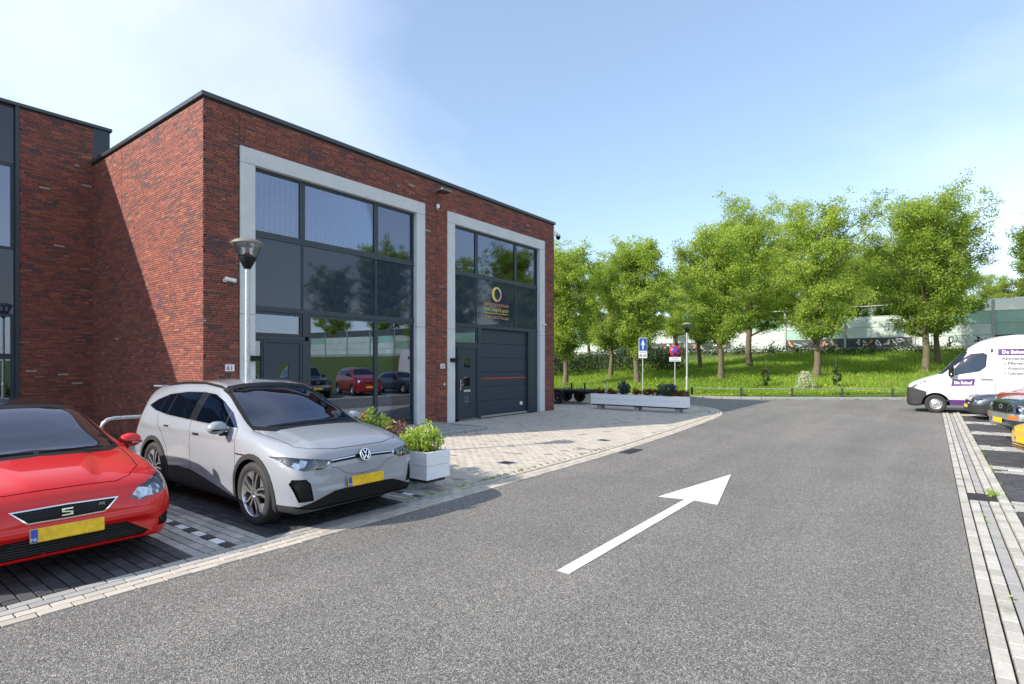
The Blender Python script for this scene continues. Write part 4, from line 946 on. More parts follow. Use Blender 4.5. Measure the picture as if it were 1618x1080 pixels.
    MB().box(-.62, .62, 1.15, 1.62, .80, 1.0).build('dashboard', M['dash'], root, bevel=.06, seg=2); MB().lathe([(.17, -.012), (.185, 0), (.17, .012), (.165, 0), (.17, -.012)], 24, Matrix.Translation((.36, 1.72, 1.0)) @ Matrix.Rotation(R(65), 4, 'X')).build('steering_wheel', M['black_plastic'], root)
    MB().box(-.8, .8, 1.0, 4.2, .30, .34).box(-.80, .80, 1.0, 1.15, .34, .95).build('cabin_floor', M['dash'], root)
    mirrors(root, .87, 1.52, 1.08, 'paint_grey'); handle(root, .885, 2.33, .94, 'black_plastic', .16); handle(root, .885, 3.22, .985, 'black_plastic', .16)
    for sx in (1, -1):
        MB().tube([(sx * .61, 2.0, 1.482), (sx * .61, 2.2, 1.548), (sx * .605, 2.7, 1.595), (sx * .61, 3.3, 1.585), (sx * .605, 3.85, 1.54)], [.012, .017, .017, .017, .012], 8).build('roof_rail', M['black_plastic'], root)
        MB().box(min(sx * .924, sx * .932), max(sx * .924, sx * .932), 1.02, 1.22, .79, .805).build('wing_badge', M['chrome'], root)
    MB().box(-.60, .60, 4.16, 4.46, 1.495, 1.522).build('spoiler', M['paint_grey'], root, bevel=.01)
    MB().cyl((0, 3.55, 1.60), (0, 3.62, 1.66), .02, .008).build('antenna', M['black_plastic'], root)
    # round emblem: ring with a V above a W
    em = empty('emblem', root, (0, -.004, .785), (R(90 - 14), 0, 0)); Mt = Matrix()
    MB().lathe([(.001, .004), (.072, .004), (.072, -.01)], 32).build('emblem_disc', M['black_plastic'], em); MB().lathe([(.062, .003), (.062, .012), (.075, .012), (.075, -.002)], 32).build('emblem_ring', M['chrome'], em)
    b = MB(); st = lambda x0, y0_, x1, y1_: b.prism([(x0 - .006, y0_), (x0 + .006, y0_), (x1 + .006, y1_), (x1 - .006, y1_)], .006, Matrix.Translation((0, 0, .006)))
    st(0, .008, -.026, .058); st(0, .008, .026, .058); st(-.026, -.052, -.052, .028); st(-.026, -.052, 0, 0); st(.026, -.052, 0, 0); st(.026, -.052, .052, .028); b.build('emblem_letters', M['chrome'], em)
    # honeycomb bars in the lower grille
    b = MB()
    for k in range(4):
        z = .285 + k * .034; hw = .60 - k * .085
        for i in range(int(hw / .034) * 2):
            x = -hw + i * .034; yy = .035 + .10 * (abs(x) / .8) ** 2
            b.add([(x, yy, z), (x + .034, yy, z + .017 * (1 if i % 2 else -1)), (x + .034, yy, z + .017 * (1 if i % 2 else -1) + .006), (x, yy, z + .006)], [(0, 1, 2, 3)])
    b.build('grille_mesh', M['dark_plastic'], root)
    for sx in (1, -1):
        b = MB()
        for k in range(5): b.box(min(sx * .71, sx * .85), max(sx * .71, sx * .85), .17, .18, .40 + k * .04, .412 + k * .04)
        b.build('inlet_slat', M['dark_plastic'], root)
    for sx in (-1, 1): MB().box(min(sx * .02, sx * .5), max(sx * .02, sx * .5), .98, 1.0, 1.068, 1.082).build('wiper', M['black_plastic'], root)
    return root
# ---------------------------------------------------------------- red hatchback
def red_hatch():
    root = thing('red_car', 'glossy red hatchback with black roof and trapezoid grille', 'car', (1.54, 5.98, 0), R(-1.0))
    cv = dict(
        zc=[(0, .56), (.02, .62), (.05, .68), (.10, .74), (.2, .80), (.4, .86), (.7, .915), (1.0, .955), (1.15, .985), (1.5, 1.15), (1.8, 1.28), (2.05, 1.37), (2.3, 1.42), (2.7, 1.45), (3.2, 1.43), (3.7, 1.37), (3.95, 1.32), (4.1, 1.1), (4.22, .9), (4.28, .7)],
        zp=[(0, .545), (.05, .655), (.1, .71), (.2, .765), (.4, .825), (.8, .89), (1.1, .93), (1.3, .99), (1.6, 1.11), (2.0, 1.27), (2.3, 1.345), (2.7, 1.37), (3.2, 1.345), (3.6, 1.28), (3.95, 1.20), (4.1, 1.0), (4.28, .68)],
        wp=[(0, .42), (.05, .58), (.1, .63), (.2, .66), (.5, .70), (1.0, .745), (1.25, .735), (1.6, .68), (2.0, .62), (2.3, .585), (2.7, .575), (3.2, .57), (3.8, .54), (4.1, .58), (4.28, .45)],
        zt=[(0, .53), (.05, .61), (.1, .655), (.2, .705), (.4, .765), (.8, .835), (1.2, .885), (1.6, .915), (2.4, .945), (3.2, .975), (3.7, 1.0), (4.1, .9), (4.28, .65)],
        wt=[(0, .52), (.05, .69), (.1, .755), (.2, .805), (.4, .845), (.8, .865), (1.2, .86), (2.0, .85), (3, .85), (3.7, .82), (4.1, .74), (4.28, .55)],
        zm=[(0, .50), (.1, .545), (.3, .59), (.8, .64), (2, .66), (3.5, .70), (4.28, .58)],
        wm=[(0, .57), (.02, .68), (.05, .76), (.1, .82), (.2, .865), (.4, .90), (.8, .912), (1.5, .905), (3, .905), (3.5, .908), (4.0, .85), (4.28, .58)],
        zl=[(0, .42), (.1, .37), (.3, .34), (.8, .36), (2, .36), (3.5, .38), (4.28, .45)],
        wl=[(0, .57), (.02, .67), (.05, .75), (.1, .81), (.2, .86), (.4, .895), (.8, .905), (1.6, .88), (3, .885), (3.5, .90), (4.0, .84), (4.28, .58)],
        zb=[(0, .34), (.03, .24), (.08, .20), (.2, .185), (.6, .18), (3.8, .2), (4.1, .27), (4.28, .4)],
        wb=[(0, .5), (.05, .68), (.2, .80), (.6, .85), (2, .83), (3.6, .85), (4.1, .75), (4.28, .5)])
    def crease(c):
        if c.z > .66 and c.y < 1.25:
            x0 = .20 + .22 * c.y; c.z += .018 * sstep(x0 + .045, x0 - .045, c.x) * sstep(.10, .35, c.y) * sstep(1.2, .95, c.y)            # ridges running down the bonnet
            c.z -= .010 * sstep(.60 + .05 * c.y, .68 + .05 * c.y, c.x) * sstep(.3, .5, c.y)
        if c.y < .35 and .20 < c.z < .55: c.y += .035 * sstep(.44, .36, c.z) * sstep(.22, .27, c.z) * sstep(.72, .55, c.x); c.y -= .012 * sstep(.50, .46, c.z) * sstep(.38, .43, c.z) * (c.x < .7)
        c.x -= .014 * sstep(.84, .78, c.z) * sstep(.42, .6, c.z) * sstep(1.05, 1.4, c.y) * sstep(4.0, 3.6, c.y) * (c.x > .6)
        return c
    S = Shell(4.28, cv, 1.6, crease); fy, ry, r = .87, 3.5, .318; body = ('body',); front = lambda c, n: c.y < .55 and n.y < .25
    for y in (fy, ry): S.cut('arch', 'side', circle(y, r * .97, r + .045, 30), lambda c, n: c.x > .45 and c.z < .8, body)
    S.delete('arch')
    ws = lambda c, n: .9 < c.y < 2.5 and n.z > .3
    S.cut('windscreen_frame', 'front', [(-.1, .965), (.60, .935), (.735, .945), (.69, 1.09), (.60, 1.32), (.52, 1.37), (.3, 1.395), (-.1, 1.405)], ws, body)
    S.cut('windscreen', 'front', [(-.1, 1.0), (.59, .965), (.695, .975), (.65, 1.10), (.575, 1.29), (.51, 1.335), (.3, 1.36), (-.1, 1.37)], ws, ('windscreen_frame',))
    S.cut('black_roof', 'top', [(-.1, 1.9), (.47, 1.9), (.53, 2.2), (.53, 3.7), (.4, 4.02), (-.1, 4.02)], lambda c, n: n.z > .5 and c.z > 1.2, body)
    gl = lambda c, n: c.x > .4 and n.z < .75 and c.y > 1.2
    trim = [(1.38, .95), (2.4, .975), (3.3, 1.005), (3.72, 1.06), (3.5, 1.20), (3.1, 1.29), (2.5, 1.31), (2.2, 1.285), (1.9, 1.20), (1.6, 1.08)]
    S.cut('pillar', 'side', trim, gl, body)
    S.cut('window_b', 'side', [(1.45, .96), (2.36, .965), (2.32, 1.6), (1.7, 1.6)], gl, ('pillar',)); S.cut('window_c', 'side', [(2.46, .96), (3.6, .99), (3.3, 1.6), (2.44, 1.6)], gl, ('pillar',))
    S.cut('headlight', 'front', [(.47, .60), (.56, .565), (.84, .63), (.93, .745), (.90, .785), (.72, .75), (.55, .685)], lambda c, n: c.y < .8 and c.x > .3, body)
    S.cut('grille_frame', 'front', [(-.1, .513), (.27, .518), (.385, .632), (-.1, .642)], front, body); S.cut('grille', 'front', [(-.1, .524), (.264, .529), (.363, .622), (-.1, .632)], front, ('grille_frame',))
    S.cut('lower_grille', 'front', [(-.1, .235), (.58, .235), (.64, .26), (.45, .385), (-.1, .395)], front, body)
    S.cut('fog_surround', 'front', [(.72, .285), (.86, .29), (.905, .42), (.87, .435), (.72, .365)], lambda c, n: c.y < .5 and c.x > .4, body); S.cut('fog_light', 'front', [(.735, .342), (.85, .37), (.88, .41), (.735, .362)], lambda c, n: c.y < .5 and c.x > .4, ('fog_surround',))
    gp = .008
    S.line('gap', 'top', [(-.05, .13), (.40, .135), (.52, .20), (.66, .42), (.70, .7), (.74, 1.1), (.70, 1.32)], gp, lambda c, n: n.z > .1 and c.z > .62)
    sd_ = lambda c, n: c.x > .5
    S.line('gap', 'side', [(1.44, .985), (1.34, .92), (1.30, .6), (1.27, .27), (2.4, .27), (2.41, .5), (2.42, 1.0)], gp, sd_); S.line('gap', 'side', [(2.4, .27), (3.05, .27), (3.1, .5), (3.35, .75), (3.45, 1.0), (3.47, 1.07)], gp, sd_)
    S.flood('bonnet', 'top', (.3, .6)); S.flood('front_door', 'side', (1.9, .6)); S.flood('rear_door', 'side', (2.8, .6))
    rear = lambda c, n: c.y > 3.7 and n.y > .2
    S.cut('rear_window', 'front', [(-.1, .98), (.5, 1.0), (.48, 1.24), (-.1, 1.28)], rear, body); S.cut('tail_light', 'front', [(.3, .80), (.9, .76), (.9, .90), (.4, .92)], rear, body)
    spec = dict(body=('body', 'paint_red', 'one', 0), windscreen_frame=('windscreen_surround', 'black_plastic', 'one', .001), windscreen=('windscreen', 'car_glass', 'one', .003), black_roof=('roof_panel', 'paint_black', 'one', -.001), pillar=('pillar_cover', 'paint_black', 'both', .003), window_b=('side_window', 'car_glass', 'both', .006), window_c=('side_window', 'car_glass', 'both', .006),
        headlight=('headlight', 'lamp_lens', 'both', .004), grille_frame=('grille_surround', 'chrome', 'one', -.003), grille=('grille', 'black_plastic', 'one', .012), lower_grille=('lower_grille', 'black_plastic', 'one', .02), fog_surround=('fog_light_surround', 'black_plastic', 'both', .012), fog_light=('fog_light', 'lamp_lens', 'both', .006), gap=('shut_line', 'black_plastic', 'one', .006),
        bonnet=('bonnet', 'paint_red', 'one', 0), front_door=('front_door', 'paint_red', 'both', 0), rear_door=('rear_door', 'paint_red', 'both', 0), rear_window=('rear_window', 'car_glass', 'one', .003), tail_light=('tail_light', 'red_lens', 'both', .002))
    S.out(root, spec)
    liners(root, .89, (fy, ry), r + .045); wheels(root, .905, fy, ry, r, .225, .22, 'alloy')
    plate(root, (0, -.022, .42), tilt=R(-5)); seats(root, 2.1, 3.0, .9, .85)
    MB().box(-.62, .62, 1.2, 1.65, .70, .90).build('dashboard', M['dash'], root, bevel=.06, seg=2); MB().lathe([(.17, -.012), (.185, 0), (.17, .012), (.165, 0), (.17, -.012)], 24, Matrix.Translation((.36, 1.78, .92)) @ Matrix.Rotation(R(65), 4, 'X')).build('steering_wheel', M['black_plastic'], root)
    MB().box(-.8, .8, 1.0, 4.0, .26, .30).box(-.78, .78, 1.0, 1.15, .30, .85).build('cabin_floor', M['dash'], root)
    mirrors(root, .85, 1.58, .96, 'paint_red')
    for sx in (-1, 1): MB().box(min(sx * .02, sx * .55), max(sx * .02, sx * .55), 1.05, 1.075, .975, .99).build('wiper', M['black_plastic'], root)
    em = empty('emblem', root, (0, .012, .575), (R(90 - 6), 0, 0)); em.scale = (.72, .72, 1); b = MB()
    for pts in ([(-.055, .042), (.055, .042), (.055, .024), (-.028, .024), (-.028, .016), (-.055, .016)], [(-.055, .012), (.055, -.002), (.055, -.016), (-.055, -.002)], [(-.055, -.046), (.055, -.046), (.055, -.02), (.028, -.02), (.028, -.03), (-.055, -.03)]): b.prism(pts, .012)
    b.build('emblem_letter', M['chrome'], em)
    link('grille_badge', text_mesh('FR', .038, M['chrome'], .003, 'CENTER', 1.2, .25), root, (.25, .018, .58), (R(86), 0, 0))
    b = MB()
    for k in range(5):
        z = .538 + k * .018
        for i in range(26):
            x = -.42 + i * .033
            if abs(x + .016) < .26 + (z - .524) * 1.0: b.add([(x, .03, z), (x + .0165, .026, z + .009), (x + .033, .03, z), (x + .0165, .026, z - .009)], [(0, 1, 2, 3)])
    for k in range(6): b.box(-.52 + k * .03, .52 - k * .03, .03, .034, .25 + k * .023, .256 + k * .023)
    b.build('grille_mesh', M['print_black'], root)
    return root
grey_suv(); red_hatch()
# ---------------------------------------------------------------- simpler shell cars on the right-hand row
def row_car(name, label, loc, rz, L, H, W, paint, o):
    """generic car: o holds heights and the few features the photograph shows"""
    root = thing(name, label, 'car', loc, rz)
    hb, hf, wb_, ws1, rf = o['bonnet'], o['nose'], o['base'], o['ws_top'], o['roof_end']; belt = o['belt']; zbm = o.get('bottom', .2); wp = o.get('wp', W * .66); rnd = o.get('round', 1.0)
    nz_ = hf * .72
    cv = dict(
        zc=[(0, nz_ * 1.1), (.03, hf * .92), (.08 * rnd, hf), (.3 * rnd, hf + (hb - hf) * .45), (wb_ - .05, hb), (ws1, H - .06), (ws1 + .35, H - .01), (rf - .3, H - .01), (rf, H - .07), (L - .06, belt * .95), (L, belt * .75)],
        zp=[(0, nz_ * 1.05), (.03, hf * .88), (.1 * rnd, hf * .97), (.35, hf + (hb - hf) * .4), (wb_ + .1, hb - .01), (ws1, H - .15), (ws1 + .35, H - .09), (rf - .3, H - .10), (rf, H - .18), (L - .06, belt * .92), (L, belt * .72)],
        wp=[(0, W * .45), (.05, W * .66), (.2, W * .76), (wb_, W * .84), (ws1, wp + .02), (rf, wp - .02), (L, W * .5)],
        zt=[(0, nz_), (.05, hf * .82), (.2, hf * .9), (wb_, hb - .06), (ws1, belt), (rf, belt + .04), (L, belt * .7)],
        wt=[(0, W * .52), (.05, W * .78), (.2, W * .89), (.6, W * .95), (ws1, W * .95), (rf, W * .92), (L, W * .6)],
        zm=[(0, nz_ * .92), (.2, hf * .72), (wb_, hb * .72), (rf, hb * .75), (L, belt * .65)],
        wm=[(0, W * .6), (.03, W * .78), (.1, W * .90), (.3, W * .97), (.8, W), (rf, W), (L - .1, W * .9), (L, W * .62)],
        zl=[(0, nz_ * .8), (.2, zbm + .18), (rf, zbm + .2), (L, belt * .55)], wl=[(0, W * .6), (.03, W * .77), (.1, W * .89), (.3, W * .96), (.8, W * .99), (rf, W * .99), (L - .1, W * .88), (L, W * .62)],
        zb=[(0, nz_ * .7), (.04, zbm + .04), (.15, zbm), (L - .3, zbm + .02), (L, belt * .5)], wb=[(0, W * .55), (.05, W * .75), (.3, W * .92), (rf, W * .92), (L, W * .55)])
    S = Shell(L, cv); fy, ry, r = o['fy'], o['ry'], o['r']; body = ('body',)
    for y in (fy, ry): S.cut('arch', 'side', circle(y, r * .97, r + .05, 26), lambda c, n: c.x > .4 and c.z < 1.1, body)
    S.delete('arch')
    z0, z1 = hb + .02, H - .10
    S.cut('windscreen', 'front', [(-.1, z0 + .01), (W * .78, z0), (wp - .03, z1 - .05), (wp * .8, z1), (-.1, z1 + .03)], lambda c, n: wb_ - .1 < c.y < ws1 + .2 and n.z > .25 and n.y < 0, body)
    gl = lambda c, n: c.x > .35 and n.z < .75 and c.y > wb_ - .1; k = (ws1 - wb_)
    S.cut('pillar', 'side', [(wb_ + .25, belt + .03), (rf - .1, belt + .05), (rf - .35, H - .2), (ws1 + .1, H - .17), (wb_ + .25 + k * .35, belt + (H - belt) * .32)], gl, body)
    mid = (ws1 + rf) / 2 - .15
    S.cut('window_b', 'side', [(wb_, belt + .06), (mid - .05, belt + .06), (mid - .05, H - .225), (wb_, H - .225)], gl, ('pillar',)); S.cut('window_c', 'side', [(mid + .05, belt + .06), (rf, belt + .07), (rf, H - .225), (mid + .05, H - .225)], gl, ('pillar',))
    S.line('gap', 'side', [(wb_ + .42, belt + .07), (wb_ + .2, belt - .02), (wb_ + .15, .5), (wb_ + .2, zbm + .08), (mid, zbm + .08), (mid, belt + .1)], .009, lambda c, n: c.x > .4)
    S.flood('front_door', 'side', ((wb_ + mid) / 2, belt * .7))
    fr = lambda c, n: c.y < o.get('lamp_depth', .6)
    S.cut('headlight', 'front', o['lamp'], fr, body)
    if 'grille' in o: S.cut('grille', 'front', o['grille'], fr, body)
    if 'bumper' in o: S.cut('bumper', 'front', [(-.1, zbm - .1), (1.1, zbm - .1), (1.1, o['bumper'][1]), (-.1, o['bumper'][1])], lambda c, n: c.y < o.get('bd', .8), body)
    if 'band' in o: S.cut('band', 'front', [(-.1, o['band'][0]), (1.1, o['band'][0]), (1.1, o['band'][1]), (-.1, o['band'][1])], lambda c, n: c.y < o.get('bd', .8), ('body', 'bumper'))
    if 'slots' in o:
        for z in o['slots']: S.cut('slot', 'front', [(-.1, z), (W * .7, z + .01), (W * .7, z + .03), (-.1, z + .022)], lambda c, n: c.y < .5, body)
    if 'turn' in o: S.cut('indicator', 'front', o['turn'], fr, ('body', 'bumper', 'band'))
    S.line('gap', 'top', [(-.05, .10), (W * .55, .14), (W * .74, .3), (W * .78, wb_ - .1), (W * .70, wb_ + .15)], .008, lambda c, n: n.z > .1 and c.z > hf * .8)
    S.flood('bonnet', 'top', (W * .3, wb_ * .6))
    S.cut('tail_light', 'front', [(W * .6, belt * .72), (W, belt * .7), (W, belt), (W * .6, belt)], lambda c, n: c.y > L - .5 and n.y > .1, body)
    S.out(root, dict(body=('body', paint, 'one', 0), windscreen=('windscreen', 'car_glass', 'one', .004), pillar=('pillar_cover', 'paint_black', 'both', .002), window_b=('side_window', 'car_glass', 'both', .006), window_c=('side_window', 'car_glass', 'both', .006), headlight=('headlight', 'lamp_lens', 'both', .003), grille=('grille', 'black_plastic', 'one', .015), bumper=('bumper', o.get('bumper_mat', 'dark_plastic'), 'one', -.012),
        band=('bumper_bar', 'silver', 'one', -.03), slot=('air_slot', 'black_plastic', 'one', .012), indicator=('indicator', 'orange_lens', 'both', -.035 if 'band' in o else -.004), gap=('shut_line', 'black_plastic', 'one', .006), front_door=('front_door', paint, 'both', 0), bonnet=('bonnet', paint, 'one', 0), tail_light=('tail_light', 'red_lens', 'both', .002)))
    liners(root, W * .98, (fy, ry), r + .05); wheels(root, W, fy, ry, r, .2, r * .62, 'cover')
    if o.get('plate'): plate(root, (0, o.get('plate_y', -.03), o['plate']))
    seats(root, ws1 + .25, mid + .75, W, belt - .05); MB().box(-W * .65, W * .65, wb_ + .15, wb_ + .55, belt - .2, belt - .03).build('dashboard', M['dash'], root, bevel=.05, seg=2); MB().box(-W * .85, W * .85, wb_, L - .4, zbm + .08, zbm + .12).build('cabin_floor', M['dash'], root)
    mirrors(root, W * .93, wb_ + .5, belt + .09, o.get('mirror', 'black_plastic'), .95); handle(root, W * .965, mid - .25, belt - .1, 'black_plastic')
    return root
PI_ = math.pi
row_car('yellow_car', 'small yellow car at the right edge with slotted bumper and yellow plate', (14.05, -1.36, 0), PI_ + R(14), 3.9, 1.42, .80, 'paint_yellow', dict(bonnet=.93, nose=.72, base=.95, ws_top=1.75, roof_end=3.2, belt=.92, fy=.75, ry=3.1, r=.29, lamp=[(.45, .56), (.66, .58), (.74, .68), (.5, .69)], slots=[.22, .27, .32], plate=.43, round=2.2, lamp_depth=.7))
su = row_car('green_suv', 'dark green off-road car with chrome bumper and orange indicator', (17.45, -1.27, 0), PI_ + R(15), 4.5, 1.76, .86, 'paint_green', dict(bonnet=1.13, nose=1.02, base=1.35, ws_top=1.95, roof_end=4.1, belt=1.10, bottom=.38, fy=.82, ry=3.4, r=.37, lamp=[(.42, .76), (.83, .76), (.85, .93), (.42, .94)], grille=[(-.1, .74), (.38, .74), (.38, .94), (-.1, .95)], bumper=(.2, .58), band=(.58, .72), turn=[(.52, .60), (.74, .60), (.74, .68), (.52, .68)], plate=.54, plate_y=-.05, round=1.3, bumper_mat='paint_green', lamp_depth=.5, bd=1.0))
MB().lathe([(.035, 0), (.05, .008), (.065, 0)], 20, Matrix.Translation((0, .02, .86)) @ Matrix.Rotation(R(90), 4, 'X') @ Matrix.Diagonal((1.25, 1, 1, 1))).build('emblem', M['chrome'], su)
row_car('blue_grey_car', 'low dark blue-grey saloon parked next to the white van', (24.65, -0.95, 0), PI_ + R(7), 4.3, 1.40, .85, 'paint_bluegrey', dict(bonnet=.94, nose=.76, base=1.2, ws_top=2.05, roof_end=3.6, belt=.92, fy=.8, ry=3.35, r=.31, lamp=[(.40, .57), (.72, .58), (.82, .70), (.48, .69)], grille=[(-.1, .56), (.33, .57), (.33, .64), (-.1, .65)], bumper=(.2, .50), plate=.44, bumper_mat='dark_plastic'))
row_car('dark_red_car', 'dark red compact car half hidden behind the green off-road car', (21.15, -1.62, 0), PI_ + R(17), 3.9, 1.66, .84, 'paint_darkred', dict(bonnet=1.18, nose=1.0, base=.72, ws_top=1.45, roof_end=3.4, belt=1.12, fy=.72, ry=3.2, r=.32, lamp=[(.45, .80), (.72, .82), (.82, .96), (.5, .94)], grille=[(-.1, .70), (.36, .72), (.36, .78), (-.1, .79)], plate=.5, mirror='black_plastic'))
# ---------------------------------------------------------------- white panel van
def van():
    root = thing('white_van', 'white high-roof delivery van with purple lettering on its side', 'van', (27.62, 0.80, 0), PI_)
    W = 1.03; Lv = 6.2
    cv = dict(
        zc=[(0, .75), (.02, .95), (.06, 1.06), (.15, 1.14), (.4, 1.26), (.75, 1.38), (.95, 1.45), (1.3, 1.80), (1.7, 2.20), (1.95, 2.42), (2.3, 2.62), (2.8, 2.75), (3.4, 2.80), (5.8, 2.80), (6.05, 2.74), (6.2, 2.5)],
        zp=[(0, .72), (.02, .90), (.06, 1.01), (.15, 1.09), (.4, 1.20), (.75, 1.31), (1.0, 1.41), (1.3, 1.70), (1.7, 2.07), (1.95, 2.28), (2.3, 2.46), (2.8, 2.60), (3.4, 2.66), (5.8, 2.66), (6.05, 2.6), (6.2, 2.4)],
        wp=[(0, .5), (.03, .70), (.1, .80), (.3, .85), (.95, .90), (1.3, .85), (1.7, .80), (2.1, .80), (2.8, .83), (3.4, .84), (6, .84), (6.2, .78)],
        zt=[(0, .68), (.03, .82), (.1, .92), (.3, 1.02), (.7, 1.12), (1.0, 1.22), (1.5, 1.34), (2.0, 1.55), (2.8, 1.75), (5.8, 1.8), (6.2, 1.8)],
        wt=[(0, .6), (.03, .80), (.1, .88), (.3, .94), (.8, .985), (1.3, .99), (2, .985), (2.8, .985), (6, .985), (6.2, .93)],
        zm=[(0, .62), (.1, .72), (.5, .80), (1.5, .95), (2.5, 1.1), (6.2, 1.1)], wm=[(0, .62), (.03, .82), (.1, .90), (.3, .97), (.8, 1.02), (2, 1.03), (6, 1.03), (6.2, .97)],
        zl=[(0, .5), (.2, .45), (6.2, .5)], wl=[(0, .62), (.03, .82), (.1, .90), (.3, .97), (.8, 1.02), (6, 1.02), (6.2, .95)], zb=[(0, .38), (.05, .28), (.2, .25), (.7, .30), (5.8, .32), (6.2, .4)], wb=[(0, .55), (.05, .78), (.3, .94), (1, .98), (6, .98), (6.2, .9)])
    FZ = lambda z: z if z < 1.2 else 1.2 + (z - 1.2) * 1.085
    cv = {k: ([(a, FZ(z)) for a, z in p] if k[0] == 'z' else p) for k, p in cv.items()}; fp = lambda P: [(a, FZ(z)) for a, z in P]
    S = Shell(Lv, cv); fy, ry, r = .90, 4.58, .345; body = ('body',); sd_ = lambda c, n: c.x > .45
    for y in (fy, ry): S.cut('arch', 'side', circle(y, r * .98, r + .085, 28), lambda c, n: c.x > .4 and c.z < 1.0, body)
    S.delete('arch')
    S.cut('bumper', 'side', [(-.1, .1), (.62, .1), (.62, .80), (.20, .95), (-.1, .97)], lambda c, n: True, body)
    S.cut('windscreen', 'front', fp([(-.1, 1.47), (.76, 1.44), (.93, 1.46), (.87, 1.95), (.80, 2.2), (.6, 2.30), (-.1, 2.36)]), lambda c, n: .7 < c.y < 2.1 and n.y < -.15 and n.z > .1, body)
    tr = [(1.28, 1.42), (1.55, 1.43), (2.18, 1.55), (2.36, 1.70), (2.40, 2.12), (2.30, 2.18), (1.95, 2.16), (1.75, 2.02)]
    gl = lambda c, n: c.x > .5 and n.z < .8
    tr = fp(tr); S.cut('pillar', 'side', tr, gl, body); cy_, cz_ = 1.85, 1.80; g2 = [(cy_ + (p[0] - cy_) * .95, cz_ + (p[1] - cz_) * .93) for p in tr]
    S.cut('window_a', 'side', [(1.2, 1.46), (1.71, 1.48), (1.71, 2.4), (1.2, 2.4)], gl, ('pillar',)); S.cut('window_b', 'side', [(1.74, 1.46), (2.34, 1.62), (2.34, 2.22), (1.74, 2.22)], gl, ('pillar',))
    S.cut('headlight', 'side', [(.10, .86), (.17, .86), (.42, 1.04), (.74, 1.235), (.70, 1.25), (.45, 1.17), (.18, 1.02)], lambda c, n: c.x > .45 and n.z < .93, body)
    S.cut('grille', 'front', [(-.1, .86), (.55, .86), (.60, 1.0), (-.1, 1.02)], lambda c, n: c.y < .3, body)
    S.cut('purple_sill', 'side', [(1.28, .34), (4.05, .34), (4.05, .52), (1.28, .52)], sd_, body); S.cut('side_rub', 'side', [(1.28, .2), (4.05, .2), (4.05, .335), (1.28, .335)], sd_, body)
    S.line('gap', 'side', fp([(1.16, 1.36), (1.14, .95), (1.32, .56), (2.55, .56), (2.62, .8), (2.60, 2.2), (2.48, 2.33), (2.2, 2.30), (1.85, 2.16), (1.16, 1.36)]), .011, sd_)
    S.line('gap', 'side', [(2.72, .56), (2.72, 2.1)], .009, sd_); S.line('gap', 'side', [(4.0, .56), (4.0, 2.5)], .009, sd_); S.line('gap', 'side', [(2.72, 1.12), (4.0, 1.12)], .007, sd_)
    S.flood('front_door', 'side', (1.9, 1.0))
    from mathutils.bvhtree import BVHTree
    bvh = BVHTree.FromBMesh(S.bm)
    def xs_(y, z):
        h_ = bvh.ray_cast(Vector((3, y, z)), Vector((-1, 0, 0)))
        return h_[0].x if h_[0] else 1.0
    S.out(root, dict(body=('body', 'paint_white', 'one', 0), bumper=('bumper', 'dark_plastic', 'one', -.012), windscreen=('windscreen', 'car_glass', 'one', .004), pillar=('window_surround', 'black_plastic', 'both', .002), window_a=('quarter_window', 'car_glass', 'both', .006), window_b=('side_window', 'car_glass', 'both', .006), headlight=('headlight', 'lamp_lens', 'both', .003), grille=('grille', 'black_plastic', 'one', .02), purple_sill=('purple_stripe', 'purple', 'both', -.001), side_rub=('sill', 'dark_plastic', 'both', 0), gap=('shut_line', 'dark_plastic', 'one', .008), front_door=('front_door', 'paint_white', 'both', 0)))
    liners(root, 1.0, (fy, ry), r + .085); wheels(root, 1.03, fy, ry, r, .225, .205, 'cover')
    for sx in (1, -1):
        m_ = MB().box(min(sx * 1.02, sx * 1.26), max(sx * 1.02, sx * 1.26), 1.28, 1.44, 1.38, 1.78).build('mirror', M['black_plastic'], root, bevel=.05, seg=3); MB().box(min(sx * 1.05, sx * 1.23), max(sx * 1.05, sx * 1.23), 1.441, 1.446, 1.44, 1.74).build('mirror_glass', M['chrome'], m_); MB().lathe([(.001, .012), (.035, .01), (.045, 0)], 16, Matrix.Translation((sx * 1.262, 1.38, 1.46)) @ Matrix.Rotation(R(90) * sx, 4, 'Y')).build('indicator', M['lamp_lens'], m_)
        MB().box(min(sx * 1.0, sx * 1.035), max(sx * 1.0, sx * 1.035), 2.22, 2.56, 1.255, 1.30).build('door_handle', M['black_plastic'], root, bevel=.012)
        MB().box(min(sx * 1.0, sx * 1.036), max(sx * 1.0, sx * 1.036), 4.1, 4.15, .8, 2.3).build('door_rail', M['print_grey'], root)
    seats(root, 2.0, 2.0, .9, 1.35); MB().box(-.85, .85, 1.05, 1.5, 1.1, 1.38).build('dashboard', M['dash'], root, bevel=.06, seg=2); MB().box(-.96, .96, .9, 2.55, .45, .5).box(-.93, .93, 2.5, 2.56, .5, 2.4).build('cabin_shell', M['dash'], root)
    plate(root, (0, -.03, .55)); MB().lathe([(.05, 0), (.075, .01), (.1, 0)], 4, Matrix.Translation((0, -.0, .95)) @ Matrix.Rotation(R(90), 4, 'X')).build('emblem', M['chrome'], root)
    # lettering, on both sides; root is turned by 180 degrees, so the side seen is local +x
    def put(sx, name, pts_faces, mat, off):
        """lay flat (y, z) shapes onto the curved flank"""
        P, F_ = pts_faces; me_ = bpy.data.meshes.new(name); me_.from_pydata([(sx * (xs_(y, z) + off), y, z) for y, z in P], [], F_); me_.materials.append(M[mat]); me_.update(); link(name, me_, root)
